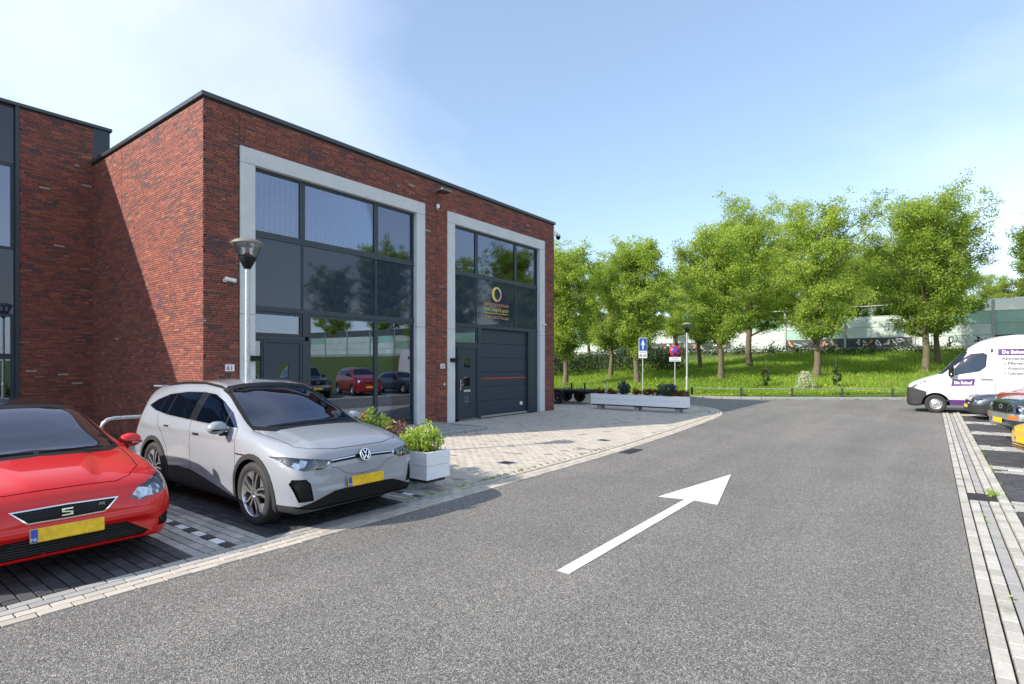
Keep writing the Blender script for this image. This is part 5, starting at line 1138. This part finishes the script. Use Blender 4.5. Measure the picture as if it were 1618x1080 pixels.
    def txt(sx, t_, size, mat, y, z, off, wd=None, bold=0):
        me_ = text_mesh(t_, size, M[mat], 0, 'LEFT', 1, 0, bold); mx_x = max(v_.co.x for v_ in me_.vertices); k = (wd / mx_x) if wd else 1
        put(sx, 'lettering', ([(y + (v_.co.x * k if sx > 0 else (mx_x - v_.co.x) * k), z + v_.co.y) for v_ in me_.vertices], [list(p.vertices) for p in me_.polygons]), mat, off)
    def grid(y0, y1, z0, z1, slant=0):
        P = []; F_ = []; n = 14; m = 4
        for a in range(n + 1):
            for c_ in range(m + 1): P.append((y0 + (y1 - y0) * a / n + slant * (c_ / m - .5), z0 + (z1 - z0) * c_ / m + (.03 * a / n if slant else 0)))
        for a in range(n):
            for c_ in range(m): q = a * (m + 1) + c_; F_.append((q, q + m + 1, q + m + 2, q + 1))
        return P, F_
    for sx in (1, -1):
        put(sx, 'door_sign', grid(1.38, 2.04, 1.03, 1.28, .04), 'purple', .004); txt(sx, 'De Beleef', .15, 'sign_white', 1.45, 1.11, .008, .52, .004)
        put(sx, 'name_band', grid(2.70, 5.2, 2.17, 2.40), 'purple', .004); txt(sx, 'De BeleefTV', .17, 'sign_white', 2.80, 2.23, .008, .82, .004)
        for k, tx in enumerate(('Aktivierende Altenpflege', '\u2022 Pflegeheime', '\u2022 Altenheime', '\u2022 Geriatrie')): txt(sx, tx, .15, 'print_grey', 2.80 + (.06 if k else 0), 2.0 - .175 * k, .007, None, .003)
    return root
van()
# ================================================================ STREET FURNITURE
def lamp_post(label, loc):
    t_ = thing('street_lamp', label, 'street lamp', loc, 0, 'conical street lamps')
    MB().cyl((0, 0, -.05), (0, 0, 1.1), .066, .066, 16).cyl((0, 0, 1.1), (0, 0, 3.66), .05, .042, 16).cyl((0, 0, 1.08), (0, 0, 1.14), .068, .05, 16).build('pole', M['galvanised'], t_)
    MB().lathe([(.05, 3.60), (.075, 3.64), (.155, 3.80), (.15, 3.83), (.06, 3.87), (.035, 3.9)], 24).build('holder', M['black_plastic'], t_)
    MB().cyl((0, 0, 3.88), (0, 0, 4.08), .035, .035, 12).build('lamp_tube', M['lamp_cap'], t_)
    MB().lathe([(.15, 3.80), (.245, 4.05)], 28).build('cone', M['lamp_glass'], t_)
    MB().lathe([(.255, 4.045), (.285, 4.055), (.28, 4.075), (.22, 4.125), (.12, 4.16), (.001, 4.17)], 32).build('cap', M['lamp_cap'], t_); MB().lathe([(.255, 4.045), (.001, 4.075)], 24).build('reflector', M['white_plastic'], t_)
    return t_
lamp_post('galvanised lamp post with conical glass head beside the grey crossover', (5.27, 10.08, 0)); lamp_post('galvanised lamp post by the grass bank behind the long planter', (30.62, 10.9, 0))
# ---- leaf clouds
def leaf_cloud(C, per, sig, size, rg, tones, flat=0.0):
    n = len(C) * per; c = np.repeat(C, per, 0) + rg.normal(0, 1, (n, 3)) * (np.repeat(np.asarray(sig).reshape(-1, 1) if np.ndim(sig) else np.full((len(C), 1), sig), per, 0)) * np.array([1, 1, .8])
    a = rg.normal(0, 1, (n, 3)); a[:, 2] *= (1 - flat); a /= np.linalg.norm(a, axis=1, keepdims=True); b_ = np.cross(a, rg.normal(0, 1, (n, 3)) + np.array([0, 0, flat * 2])); b_ /= np.linalg.norm(b_, axis=1, keepdims=True)
    s = size * rg.uniform(.65, 1.3, (n, 1)); V = np.stack([c - a * s, c - b_ * s * .55, c + a * s, c + b_ * s * .55], 1).reshape(-1, 3)
    t_ = np.clip(np.repeat(tones, per) + rg.normal(0, .13, n), 0, 1)
    return V, np.arange(n * 4).reshape(-1, 4), t_
def bush(parent, name, mat, loc, r, h, n, per, size, seed, flat=0):
    rg = np.random.default_rng(seed); u = rg.normal(0, 1, (n, 3)); u /= np.linalg.norm(u, axis=1, keepdims=True); u *= rg.uniform(.45, 1, (n, 1)) ** .5
    C = u * np.array([r, r, h / 2]) * (1 + .25 * np.sin(u[:, :1] * 5 + seed)) + np.array([0, 0, h / 2]); C[:, 2] = np.maximum(C[:, 2], .03)
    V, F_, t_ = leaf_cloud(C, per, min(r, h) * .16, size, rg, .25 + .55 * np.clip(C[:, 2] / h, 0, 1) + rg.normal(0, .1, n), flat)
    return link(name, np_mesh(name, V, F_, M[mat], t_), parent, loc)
# ---- planters
def planter(label, x0, x1, y0, y1, z0, z1):
    t_ = thing('planter', label, 'planter', ((x0 + x1) / 2, (y0 + y1) / 2, 0), 0); w_, l_ = (x1 - x0) / 2, (y1 - y0) / 2; hh = (z1 - z0) / 2
    for k in range(2):
        a = z0 + k * hh + .001; b_ = z0 + (k + 1) * hh - .004
        for sx in (-1, 1): MB().box(min(sx * w_, sx * (w_ - .035)), max(sx * w_, sx * (w_ - .035)), -l_ + .04, l_ - .04, a, b_).build('board', M['white_wood'], t_, bevel=.004)
        for sy in (-1, 1): MB().box(-w_ - .001, w_ + .001, min(sy * l_, sy * (l_ - .036)), max(sy * l_, sy * (l_ - .036)), a, b_).build('board', M['white_wood'], t_, bevel=.004)
    MB().box(-w_ + .04, w_ - .04, -l_ + .04, l_ - .04, z0 + .02, z1 - .04).build('soil', M['earth'], t_)
    MB().box(-w_ + .05, w_ - .05, -l_ + .05, l_ - .05, z0 - .05, z0 - .002).build('base_board', M['dark_plastic'], t_)
    for y in (-l_ + .35, 0, l_ - .35):
        f = MB().prism([(-.21, 0), (.21, 0), (.15, z0 - .052), (-.15, z0 - .052)], .2, Matrix.Translation((0, y + .1, 0)) @ Matrix.Rotation(R(90), 4, 'X')); f.build('foot', M['foot_concrete'], t_, bevel=.012)
    return t_
planter('white timber planter full of shrubs right beside the grey crossover', 5.66, 6.14, 5.80, 9.2, .17, .575); planter('long white timber planter standing alone near the road bend', 20.5, 20.98, 7.35, 11.35, .21, .635)
def plant(name, label, mat, loc, r, h, n, per, size, seed, cat='shrub', flowers=None, group=None):
    t_ = thing(name, label, cat, loc, 0, group); bush(t_, 'foliage', mat, (0, 0, 0), r, h, n, per, size, seed)
    b_ = MB(); rs = random.Random(seed)
    for i in range(5):
        a = rs.uniform(0, 6.28); b_.tube([(0, 0, -.05), (math.cos(a) * r * .25, math.sin(a) * r * .25, h * .35), (math.cos(a) * r * .5, math.sin(a) * r * .5, h * .8)], [.012, .008, .004], 5)
    b_.build('stem', M['bark'], t_)
    if flowers:
        fm, fn, fs = flowers; rg = np.random.default_rng(seed + 5); u = rg.normal(0, 1, (fn, 3)); u[:, 2] = np.abs(u[:, 2]); u /= np.linalg.norm(u, axis=1, keepdims=True)
        V, F_, tt = leaf_cloud(u * np.array([r, r, h * .5]) * .98 + np.array([0, 0, h * .5]), 7, .022, fs, rg, rg.uniform(.2, .9, fn)); link('blossom', np_mesh('blossom', V, F_, M[fm], tt), t_)
    return t_
plant('leafy_shrub', 'bright green shrub with pale flowers at the front of the planter', 'leaf_bright', (5.9, 6.12, .53), .27, .38, 75, 26, .026, 31, flowers=('petal_white', 22, .016))
plant('leafy_shrub', 'wispy brownish plant behind the bright green shrub in the planter', 'leaf_red', (5.88, 6.75, .53), .26, .42, 45, 18, .022, 32, flowers=('petal_white', 8, .012))
plant('leafy_shrub', 'dark green bushy plant behind the car bonnet in the planter', 'leaf_mid', (5.9, 7.2, .53), .28, .52, 60, 24, .026, 33)
plant('flowering_shrub', 'shrub with orange red flower heads in the near planter', 'leaf_mid', (5.9, 7.75, .53), .25, .50, 45, 22, .026, 34, flowers=('petal_orange', 45, .028))
plant('leafy_shrub', 'pale variegated shrub at the far end of the near planter', 'leaf_bright', (5.9, 8.75, .53), .30, .50, 60, 24, .028, 35, flowers=('petal_white', 30, .018))
for i, (y, r_, h_) in enumerate(((9.95, .24, .52), (8.15, .34, .50))): plant('conifer', ('narrow', 'wide')[i] + ' blue-grey dwarf conifer in the long white planter', 'leaf_blue', (20.74, y, .60), r_, h_, 80, 24, .03, 40 + i)
for i, (y, lab) in enumerate(((11.05, 'leftmost low rust-brown plant in the long planter'), (10.5, 'second low rust-brown plant from the left in the long planter'), (9.4, 'rust-brown plant right of the narrow conifer in the planter'), (8.95, 'rust-brown plant in the middle of the long planter'), (8.6, 'rust-brown plant just left of the wide conifer'), (7.8, 'rust-brown plant just right of the wide conifer'), (7.52, 'rightmost rust-brown plant in the long planter'))):
    plant('low_plant', lab, 'leaf_red', (20.74, y, .60), .2, .24, 34, 18, .028, 50 + i, 'plant', group='rust-brown plants in the long planter')
# ---- traffic signs
def facing(x, y): return math.atan2(-(x), (y)) if False else math.atan2(-x, y) 
def sign_root(name, label, loc, rz): return thing(name, label, 'traffic sign', loc, rz)
SR = R(-53)
s1 = sign_root('one_way_sign', 'blue one-way sign with white arrow above a small bicycle plate', (30.7, 13.55, 0), SR)
MB().cyl((0, 0, -.1), (0, 0, 3.3), .03, n=12).build('pole', M['galvanised'], s1)
bd = MB().box(-.24, .24, -.05, -.032, 2.63, 3.39).build('sign_board', M['sign_white'], s1, bevel=.008); MB().box(-.22, .22, -.053, -.0505, 2.65, 3.37).build('blue_field', M['sign_blue'], bd)
Mx = Matrix.Translation((0, -.0535, 0)) @ Matrix.Rotation(R(90), 4, 'X')
MB().prism([(-.035, 2.72), (.035, 2.72), (.035, 3.0), (.125, 2.95), (0, 3.3), (-.125, 2.95), (-.035, 3.0)], .002, Mx).build('arrow', M['sign_white'], bd)
sp = MB().box(-.25, .25, -.05, -.034, 2.2, 2.61).build('sub_plate', M['sign_white'], s1, bevel=.006)
link('lettering', text_mesh('uitgezonderd', .075, M['print_black'], .0005, 'CENTER'), sp, (0, -.0515, 2.52), (R(90), 0, 0))
def ring2(cx_, cz, r_, b_, n=16, w_=.016):
    pts = [(cx_ + r_ * math.cos(2 * PI_ * i / n), cz + r_ * math.sin(2 * PI_ * i / n)) for i in range(n)]; q = [(cx_ + (r_ - w_) * math.cos(2 * PI_ * i / n), cz + (r_ - w_) * math.sin(2 * PI_ * i / n)) for i in range(n)]
    b_.add([(x, -.0518, z) for x, z in pts + q], [(i, (i + 1) % n, n + (i + 1) % n, n + i) for i in range(n)])
b = MB()
for cx_ in (-.13, .11):
    for dx in (-.055, .055): ring2(cx_ + dx, 2.32, .05, b)
    for (p, q) in (((cx_ - .055, 2.32), (cx_ - .02, 2.42)), ((cx_ - .02, 2.42), (cx_ + .055, 2.32)), ((cx_ - .02, 2.42), (cx_ + .05, 2.43)), ((cx_ + .03, 2.45), (cx_ + .055, 2.32))):
        d = Vector((q[0] - p[0], q[1] - p[1])).normalized(); n_ = Vector((-d.y, d.x)) * .009
        b.add([(p[0] - n_.x, -.0519, p[1] - n_.y), (q[0] - n_.x, -.0519, q[1] - n_.y), (q[0] + n_.x, -.0519, q[1] + n_.y), (p[0] + n_.x, -.0519, p[1] + n_.y)], [(0, 1, 2, 3)])
b.build('bicycle_symbol', M['print_black'], sp)
s2 = sign_root('no_stopping_sign', 'round blue and red no-stopping sign with white text plate', (30.8, 11.65, 0), SR)
MB().cyl((0, 0, -.1), (0, 0, 2.85), .028, n=12).build('pole', M['galvanised'], s2)
dsk = MB().lathe([(.001, .05), (.315, .05), (.32, .04), (.315, .03), (.001, .03)], 36, Matrix.Translation((0, 0, 2.6)) @ Matrix.Rotation(R(90), 4, 'X')).build('sign_disc', M['sign_red'], s2)
MB().lathe([(.001, .0525), (.235, .0525), (.235, .0502)], 36, Matrix.Translation((0, 0, 2.6)) @ Matrix.Rotation(R(90), 4, 'X')).build('blue_field', M['sign_blue'], dsk)
b = MB()
for sg_ in (1, -1): b.prism([(-.235, -.028), (.235, -.028), (.235, .028), (-.235, .028)], .001 * (2 + sg_), Matrix.Translation((0, -.053, 2.6)) @ Matrix.Rotation(R(90), 4, 'X') @ Matrix.Rotation(sg_ * PI_ / 4, 4, 'Z'))
b.build('red_cross', M['sign_red'], dsk)
sp = MB().box(-.33, .33, -.05, -.032, 2.0, 2.25).build('sub_plate', M['sign_white'], s2, bevel=.006)
for k, tx in enumerate(('het gehele', 'bedrijventerrein')): link('lettering', text_mesh(tx, .085, M['print_black'], .0005, 'CENTER'), sp, (0, -.0515, 2.145 - .1 * k), (R(90), 0, 0))
# ---- knee rail along the verge
kr = thing('knee_rail', 'low grey steel knee rail along the grass bank', 'fence', (0, 0, 0)); pp = interp_path([(float(kerb_x(y)) + .75, y) for y in np.linspace(-8, 12.6, 60)], 2.6)
for p, d in pp: MB().box(-.05, .05, -.05, .05, -.1, .47).build('post', M['dark_plastic'], kr, (p.x, p.y, float(terrain(p.x, p.y)) * .8), bevel=.008)
for (p, d), (q, e) in zip(pp, pp[1:]): MB().cyl((p.x, p.y, float(terrain(p.x, p.y)) * .8 + .43), (q.x, q.y, float(terrain(q.x, q.y)) * .8 + .43), .022, n=8).build('rail', M['barrier_steel'], kr)
# ---- steel hoop by the wall
hp = thing('steel_hoop', 'bent steel hoop barrier behind the parked grey crossover', 'barrier', (3.50, 11.75, 0)); MB().tube([(0, 0, -.05), (0, 0, .72), (.03, 0, .80), (.10, 0, .86), (.20, 0, .88), (.9, 0, .88), (1.0, 0, .86), (1.07, 0, .80), (1.1, 0, .72), (1.1, 0, -.05)], .032, 10).build('tube', M['galvanised'], hp); MB().box(-.07, .07, -.07, .07, -.01, .015).build('base_plate', M['galvanised'], hp); MB().box(1.03, 1.17, -.07, .07, -.01, .015).build('base_plate', M['galvanised'], hp)
# ---- flat trailer behind the office corner
tr = thing('trailer', 'dark low flatbed car trailer parked behind the brick office corner', 'trailer', (22.9, 14.4, 0), 0)
MB().box(-.85, -.73, -2.0, 2.3, .50, .62).box(.73, .85, -2.0, 2.3, .50, .62).box(-.73, .73, -2.0, -1.88, .50, .62).box(-.73, .73, .0, .1, .51, .61).box(-.73, .73, 2.2, 2.3, .5, .62).build('frame', M['black_plastic'], tr, bevel=.01)
MB().box(-.72, .72, -1.87, 2.2, .625, .66).build('deck', M['dark_plastic'], tr)
for y in (-.55, .2):
    for sx in (1, -1): wheel(tr, (sx * 1.0, y, .30), .30, .18, .18, 'steel', sx)
for sx in (1, -1):
    for y in (-.55, .2):
        b = MB(); pts = [(y + .36 * math.cos(a), .32 + .36 * math.sin(a)) for a in np.linspace(.15, PI_ - .15, 12)]
        b.add([(sx * .90, p, q) for p, q in pts] + [(sx * 1.1, p, q) for p, q in pts], [(i, i + 1, 13 + i, 12 + i) for i in range(11)], True); b.build('mudguard', M['black_plastic'], tr)
MB().tube([(0, -1.9, .55), (0, -2.5, .52), (0, -3.0, .52)], .045, 8).build('drawbar', M['black_plastic'], tr); MB().cyl((.12, -2.5, .1), (.12, -2.5, 1.05), .03).build('jockey_leg', M['galvanised'], tr)
e = wheel(tr, (.12, -2.5, .12), .12, .07, .06, 'steel', 1)
for y in (-1.9, -1.2): MB().box(-.84, -.78, y, y + .06, .62, 1.0).build('stake', M['dark_plastic'], tr)
# ---- noise barrier on top of the bank
nbar = thing('noise_barrier', 'pale green and white noise barrier with graffiti on the grass bank', 'barrier', (0, 0, 0)); BZ = 3.1; step = 5.3
random.seed(9)
for i in range(-13, 12):
    y0 = 6.6 + i * step; y1 = y0 + step; x0, x1 = barrier_x(y0), barrier_x(y1); rz = math.atan2(y1 - y0, x1 - x0); ln = math.hypot(x1 - x0, y1 - y0)
    MB().box(-.1, .1, -.12, .12, 0, 4.35).build('post', M['barrier_steel'], nbar, (x0, y0, BZ - .2), (0, 0, rz))
    gr = (-4 <= i <= 4)
    for k, (z0, z1, m) in enumerate(((.0, .30, 'foot_concrete'), (.32, 1.16, 'barrier_dark' if gr and i % 3 != 1 else 'barrier_white'), (1.22, 2.14, random.choice(('barrier_white', 'barrier_white', 'barrier_green'))), (2.2, 3.12, random.choice(('barrier_white', 'barrier_green'))), (3.18, 4.1, 'barrier_glass'))):
        MB().box(.11, ln - .11, -.03, .03, z0, z1).build('panel', M[m], nbar, (x0, y0, BZ), (0, 0, rz))
        MB().box(.105, ln - .105, -.055, .055, z1 + .002, z1 + .058).build('rail', M['barrier_steel'], nbar, (x0, y0, BZ), (0, 0, rz))
    if gr:
        b = MB(); mats = [M['sign_white'], M['print_orange'], M['barrier_green'], M['print_black']]; x = .5
        while x < ln - .9:
            wd = random.uniform(.5, .9); b.mat(random.choice((0, 0, 0, 1, 2, 3))); kind = random.randrange(3)
            def strk(p, q, w_=.07):
                d = Vector((q[0] - p[0], q[1] - p[1])).normalized(); n_ = Vector((-d.y, d.x)) * w_ / 2
                b.prism([(p[0] - n_.x, p[1] - n_.y), (q[0] - n_.x, q[1] - n_.y), (q[0] + n_.x, q[1] + n_.y), (p[0] + n_.x, p[1] + n_.y)], .004, Matrix.Translation((0, .034, 0)) @ Matrix.Rotation(R(90), 4, 'X') @ Matrix.Translation((0, 0, -.008)))
            P = [(x + random.uniform(0, wd), random.uniform(.38, 1.1)) for _ in range(4)]
            for u, v_ in zip(P, P[1:] + P[:1]): strk(u, v_, random.uniform(.05, .12))
            x += wd * .8
        # the painted side looks towards the road (-x)
        b.build('graffiti', mats, nbar, (x0, y0, BZ), (0, 0, rz))
# ================================================================ VEGETATION
def tree_meshes(seed, H, Rr, bare, n_limb, per, size, mat, spread=1.0, lean=0.0, col=0.0):
    rg = np.random.default_rng(seed); b_ = MB(); C = []; T = []
    top = np.array([lean * H * .1, 0, H * .86]); nT = 9
    tp = [np.array([lean * H * .1 * (k / nT) ** 2 + .07 * math.sin(k * 1.7 + seed), .07 * math.cos(k * 1.3 + seed * 2), H * .86 * k / nT]) for k in range(nT + 1)]
    r0 = .02 * H
    b_.tube([tuple(p) for p in [tp[0] - np.array([0, 0, .4])] + tp], [r0 * 1.25, r0 * 1.15] + [r0 * (1 - .92 * k / nT) for k in range(1, nT + 1)], 10)
    for i in range(n_limb):
        f = (i + .5) / n_limb; h0 = bare * .82 + (H * .80 - bare * .82) * f ** 1.1; az = i * 2.39996 + rg.uniform(-.4, .4)
        zz_ = (h0 - bare) / (H - bare); env = Rr * (.30 + 1.1 * math.sin(PI_ * min(max(.12 + zz_ * .80, 0), 1)) ** .8) * .80
        ln = env * rg.uniform(.7, 1.05) * spread * (1 - .35 * zz_); up = rg.uniform(.55, 1.0) + .45 * zz_
        k = h0 / (H * .86) * nT; base = tp[int(min(k, nT - 1))] * (1 - k % 1) + tp[min(int(k) + 1, nT)] * (k % 1)
        d = np.array([math.cos(az), math.sin(az), up]); d /= np.linalg.norm(d); pts = []
        for s_ in np.linspace(0, 1, 6): pts.append(base + d * ln * 1.2 * s_ + np.array([0, 0, -.10 * ln * s_ * s_]) + rg.normal(0, .04 * ln, 3) * s_)
        b_.tube([tuple(p) for p in pts], [max(.012, r0 * .42 * (1 - f * .5) * (1 - .85 * s_)) for s_ in np.linspace(0, 1, 6)], 5)
        tl = rg.normal(.5 + col, .12)
        for j in range(11):
            s_ = rg.uniform(.28, 1.0); q = pts[int(s_ * 5)] if s_ < 1 else pts[5]; dd = rg.normal(0, 1, 3); dd[2] = abs(dd[2]) * .8 + .1; dd /= np.linalg.norm(dd); l2 = ln * rg.uniform(.18, .48)
            e_ = q + dd * l2; b_.tube([tuple(q), tuple(q + dd * l2 * .5 + rg.normal(0, .05, 3)), tuple(e_)], [.014, .010, .005], 4)
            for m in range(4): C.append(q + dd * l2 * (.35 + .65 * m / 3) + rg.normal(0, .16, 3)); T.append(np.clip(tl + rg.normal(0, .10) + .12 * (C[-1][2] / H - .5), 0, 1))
    for i in range(int(n_limb * .8)):
        C.append(tp[-1] + rg.normal(0, 1, 3) * np.array([Rr * .22, Rr * .22, H * .05]) + np.array([0, 0, H * .03])); T.append(.55 + col)
    C = np.array(C); V, F_, tt = leaf_cloud(C, per, .165 * (H / 10) ** .5, size, rg, np.array(T), .25)
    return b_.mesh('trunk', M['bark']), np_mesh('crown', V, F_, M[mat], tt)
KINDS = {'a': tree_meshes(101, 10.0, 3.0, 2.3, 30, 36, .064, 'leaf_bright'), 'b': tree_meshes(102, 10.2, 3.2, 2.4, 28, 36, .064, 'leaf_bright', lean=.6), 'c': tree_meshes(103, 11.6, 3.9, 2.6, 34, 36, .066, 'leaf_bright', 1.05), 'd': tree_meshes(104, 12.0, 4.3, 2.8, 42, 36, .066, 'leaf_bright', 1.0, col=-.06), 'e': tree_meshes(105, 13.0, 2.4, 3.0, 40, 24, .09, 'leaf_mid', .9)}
def at(px, d):                                                     # a compass bearing from the road's start, turned into ground coordinates
    u = (px - 809) / 881 * d; return (CY * u + CX * d, -CX * u + CY * d)
def tree(kind, label, x, y, sc, rz, group='trees on the grass bank', name='tree'):
    t_ = thing(name, label, 'tree', (x, y, float(terrain(x, y)) - .05), rz, group); t_.scale = (sc, sc, sc)
    link('trunk', KINDS[kind][0], t_); link('crown', KINDS[kind][1], t_); return t_
for kind, px, d, sc, rz, lab in (('a', 893, 38.5, .98, 0.3, 'leafy green tree right next to the far corner of the office'), ('b', 966, 44, .92, 2.2, 'green tree set back between the office corner and the one-way sign'), ('a', 1006, 38.5, .99, 4.0, 'bright green tree directly behind the blue one-way sign'), ('b', 1139, 38.5, 1.02, 1.0, 'bright green tree just right of the far street lamp'),
    ('c', 1184, 45.5, 1.10, 5.2, 'tall green tree set back between the lamp and the barrier graffiti'), ('c', 1290, 38.2, 1.0, 3.1, 'round-crowned tree standing behind the white blossoming bush'), ('d', 1462, 38.5, .99, 0.8, 'largest tree, on the bank left of the white van'), ('d', 1481, 41.5, .86, 2.9, 'second trunk close behind the largest tree by the van'), ('b', 1105, 47, .9, .2, 'leaning many-branched tree behind the no-stopping sign')):
    x, y = at(px, d); tree(kind, lab, x, y, sc * 1.05, rz)
bgl = ['left of the one-way sign', 'behind the one-way sign', 'behind the no-stopping sign', 'left of the tall set-back tree', 'right of the tall set-back tree', 'behind the round-crowned tree', 'right of the round-crowned tree', 'left of the largest tree', 'behind the largest tree', 'above the van bonnet', 'at the right edge above the van', 'behind the office corner', 'filling the gap left of the largest tree', 'filling the gap right of the tall set-back tree', 'filling the gap right of the round-crowned tree']
for i, (kind, px, d, sc) in enumerate((('e', 930, 66, .78), ('d', 1010, 70, .80), ('c', 1065, 64, .83), ('e', 1150, 68, .92), ('e', 1225, 66, 1.10), ('d', 1300, 70, .95), ('c', 1362, 66, 1.0), ('d', 1420, 70, 1.0), ('c', 1500, 66, .95), ('c', 1575, 64, .78), ('e', 1636, 62, 1.22), ('c', 880, 62, .85), ('d', 1388, 60, 1.0), ('c', 1242, 60, .95), ('c', 1338, 61, .98))):
    x, y = at(px, d); tree(kind, 'background tree beyond the noise barrier ' + bgl[i], x, y, sc, i * 1.7, 'trees beyond the noise barrier', 'far_tree')
for i, (x, y, kind, sc) in enumerate(((62, -22, 'd', 1.25), (63, -33, 'c', 1.3), (58, -44, 'd', 1.45), (57, -56, 'c', 1.3), (50, -10, 'c', .9), (47, -24, 'b', .9))):
    tree(kind, 'tree seen mirrored in the office windows', x, y, sc, i * 2.1, 'trees mirrored in the windows', 'far_tree')
# saplings and the blossoming bush on the verge
for px, d, lab, sd_ in ((1210, 33.2, 'thin young sapling with stake left of the blossoming bush', 61), (1322, 32.6, 'thin young sapling with stake right of the blossoming bush', 62)):
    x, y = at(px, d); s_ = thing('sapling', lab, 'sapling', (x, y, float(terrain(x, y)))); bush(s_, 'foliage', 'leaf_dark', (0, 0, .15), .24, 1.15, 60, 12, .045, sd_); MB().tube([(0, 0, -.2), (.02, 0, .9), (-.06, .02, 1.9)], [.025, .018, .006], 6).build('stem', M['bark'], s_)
x, y = at(1272, 32.4); bb = thing('blossom_bush', 'low spreading bush covered in white blossom behind the knee rail', 'bush', (x, y, float(terrain(x, y))))
rg = np.random.default_rng(70); Cc = []
for k in range(7):
    zz_ = .2 + k * .14; rr = .66 - .075 * k
    for j in range(26): a = rg.uniform(0, 6.28); q = rr * rg.uniform(.2, 1) ** .5; Cc.append((q * math.cos(a), q * math.sin(a), zz_ + rg.normal(0, .02)))
Cc = np.array(Cc); V, F_, tt = leaf_cloud(Cc, 12, .05, .03, rg, rg.uniform(.3, .9, len(Cc)), .8); link('blossom', np_mesh('blossom', V, F_, M['petal_white'], tt), bb); V, F_, tt = leaf_cloud(Cc - np.array([0, 0, .04]), 5, .06, .03, rg, rg.uniform(.2, .6, len(Cc)), .6); link('foliage', np_mesh('foliage', V, F_, M['leaf_mid'], tt), bb)
MB().tube([(0, 0, -.2), (0, 0, .5), (.03, 0, 1.15)], [.03, .02, .008], 6).build('stem', M['bark'], bb)
# dark undergrowth between the trunks on the left, and along the foot of the barrier
rg = np.random.default_rng(80); C = []; S_ = []
for i in range(900):
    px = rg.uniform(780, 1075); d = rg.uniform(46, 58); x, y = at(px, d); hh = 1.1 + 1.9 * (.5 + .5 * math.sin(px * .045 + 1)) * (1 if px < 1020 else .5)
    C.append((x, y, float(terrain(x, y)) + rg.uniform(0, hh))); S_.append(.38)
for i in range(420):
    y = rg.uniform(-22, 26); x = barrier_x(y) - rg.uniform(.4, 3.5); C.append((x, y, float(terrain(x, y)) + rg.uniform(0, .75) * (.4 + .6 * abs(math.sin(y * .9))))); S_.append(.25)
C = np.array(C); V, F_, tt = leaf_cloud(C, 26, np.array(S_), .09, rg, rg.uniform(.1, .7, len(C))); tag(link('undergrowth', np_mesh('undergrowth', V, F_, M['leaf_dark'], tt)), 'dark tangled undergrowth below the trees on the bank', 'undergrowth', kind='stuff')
# grass blades on the bank
rg = np.random.default_rng(90); n = 150000; px = rg.uniform(820, 1640, n); d = 30.5 + 24 * rg.uniform(0, 1, n) ** 1.7; u = (px - 809) / 881 * d; x = CY * u + CX * d; y = -CX * u + CY * d
ok = (x > kerb_x(y) + .25) & (x < barrier_x(y) - .2); x, y = x[ok], y[ok]; n = len(x); z = terrain(x, y); hgt = rg.uniform(.10, .30, n) * (1 + .5 * np.sin(x * .8) * np.sin(y * .7)) * np.where(x - kerb_x(y) < 1.6, .45, 1.0)
az = rg.uniform(0, 6.283, n); wv = .022; ex_, ey_ = np.cos(az) * wv, np.sin(az) * wv; lx, ly = rg.normal(0, .25, n) * hgt, rg.normal(0, .25, n) * hgt
V = np.stack([np.stack([x - ex_, y - ey_, z - .02], 1), np.stack([x + ex_, y + ey_, z - .02], 1), np.stack([x + lx, y + ly, z + hgt], 1)], 1).reshape(-1, 3)
tn = np.clip(.45 + .2 * np.sin(x * .35 + 1) * np.sin(y * .42) + rg.normal(0, .18, n), 0, .97); tn[rg.uniform(0, 1, n) < .02 + .25 * (x - kerb_x(y) < 1.1) + .06 * (np.sin(x * .61 + 2) * np.sin(y * .53 + 1) > .55)] = 1.0
tag(link('grass', np_mesh('grass', V, np.arange(n * 3).reshape(-1, 3), M['grass_blade'], tn)), 'lush grass on the bank', 'grass', kind='stuff')
k = rg.choice(n, 900); C = np.stack([x[k], y[k], z[k] + hgt[k]], 1); V, F_, tt = leaf_cloud(C, 4, .02, .035, rg, rg.uniform(.2, .9, 900)); tag(link('dandelions', np_mesh('dandelions', V, F_, M['petal_yellow'], tt)), 'yellow dandelions dotted through the grass', 'flowers', kind='stuff')
# weeds in the paving joints
rg = np.random.default_rng(95); C = []
for (x0, x1, y0, y1, m) in ((10.2, 10.7, -.80, -.62, 26), (6.0, 8.5, 5.63, 5.72, 30), (5.2, 6.4, 5.55, 5.75, 26), (9, 26, -.83, -.80, 18), (20.9, 22.2, 7.0, 7.3, 20), (3.5, 9, -.51, -.49, 7)): C += [(rg.uniform(x0, x1), rg.uniform(y0, y1), .012) for _ in range(m)]
C = np.array(C); V, F_, tt = leaf_cloud(C, 9, .018, .014, rg, rg.uniform(.3, .95, len(C))); tag(link('weeds', np_mesh('weeds', V, F_, M['grass_blade'], tt)), 'small weeds and moss in the paving joints', 'weeds', kind='stuff')
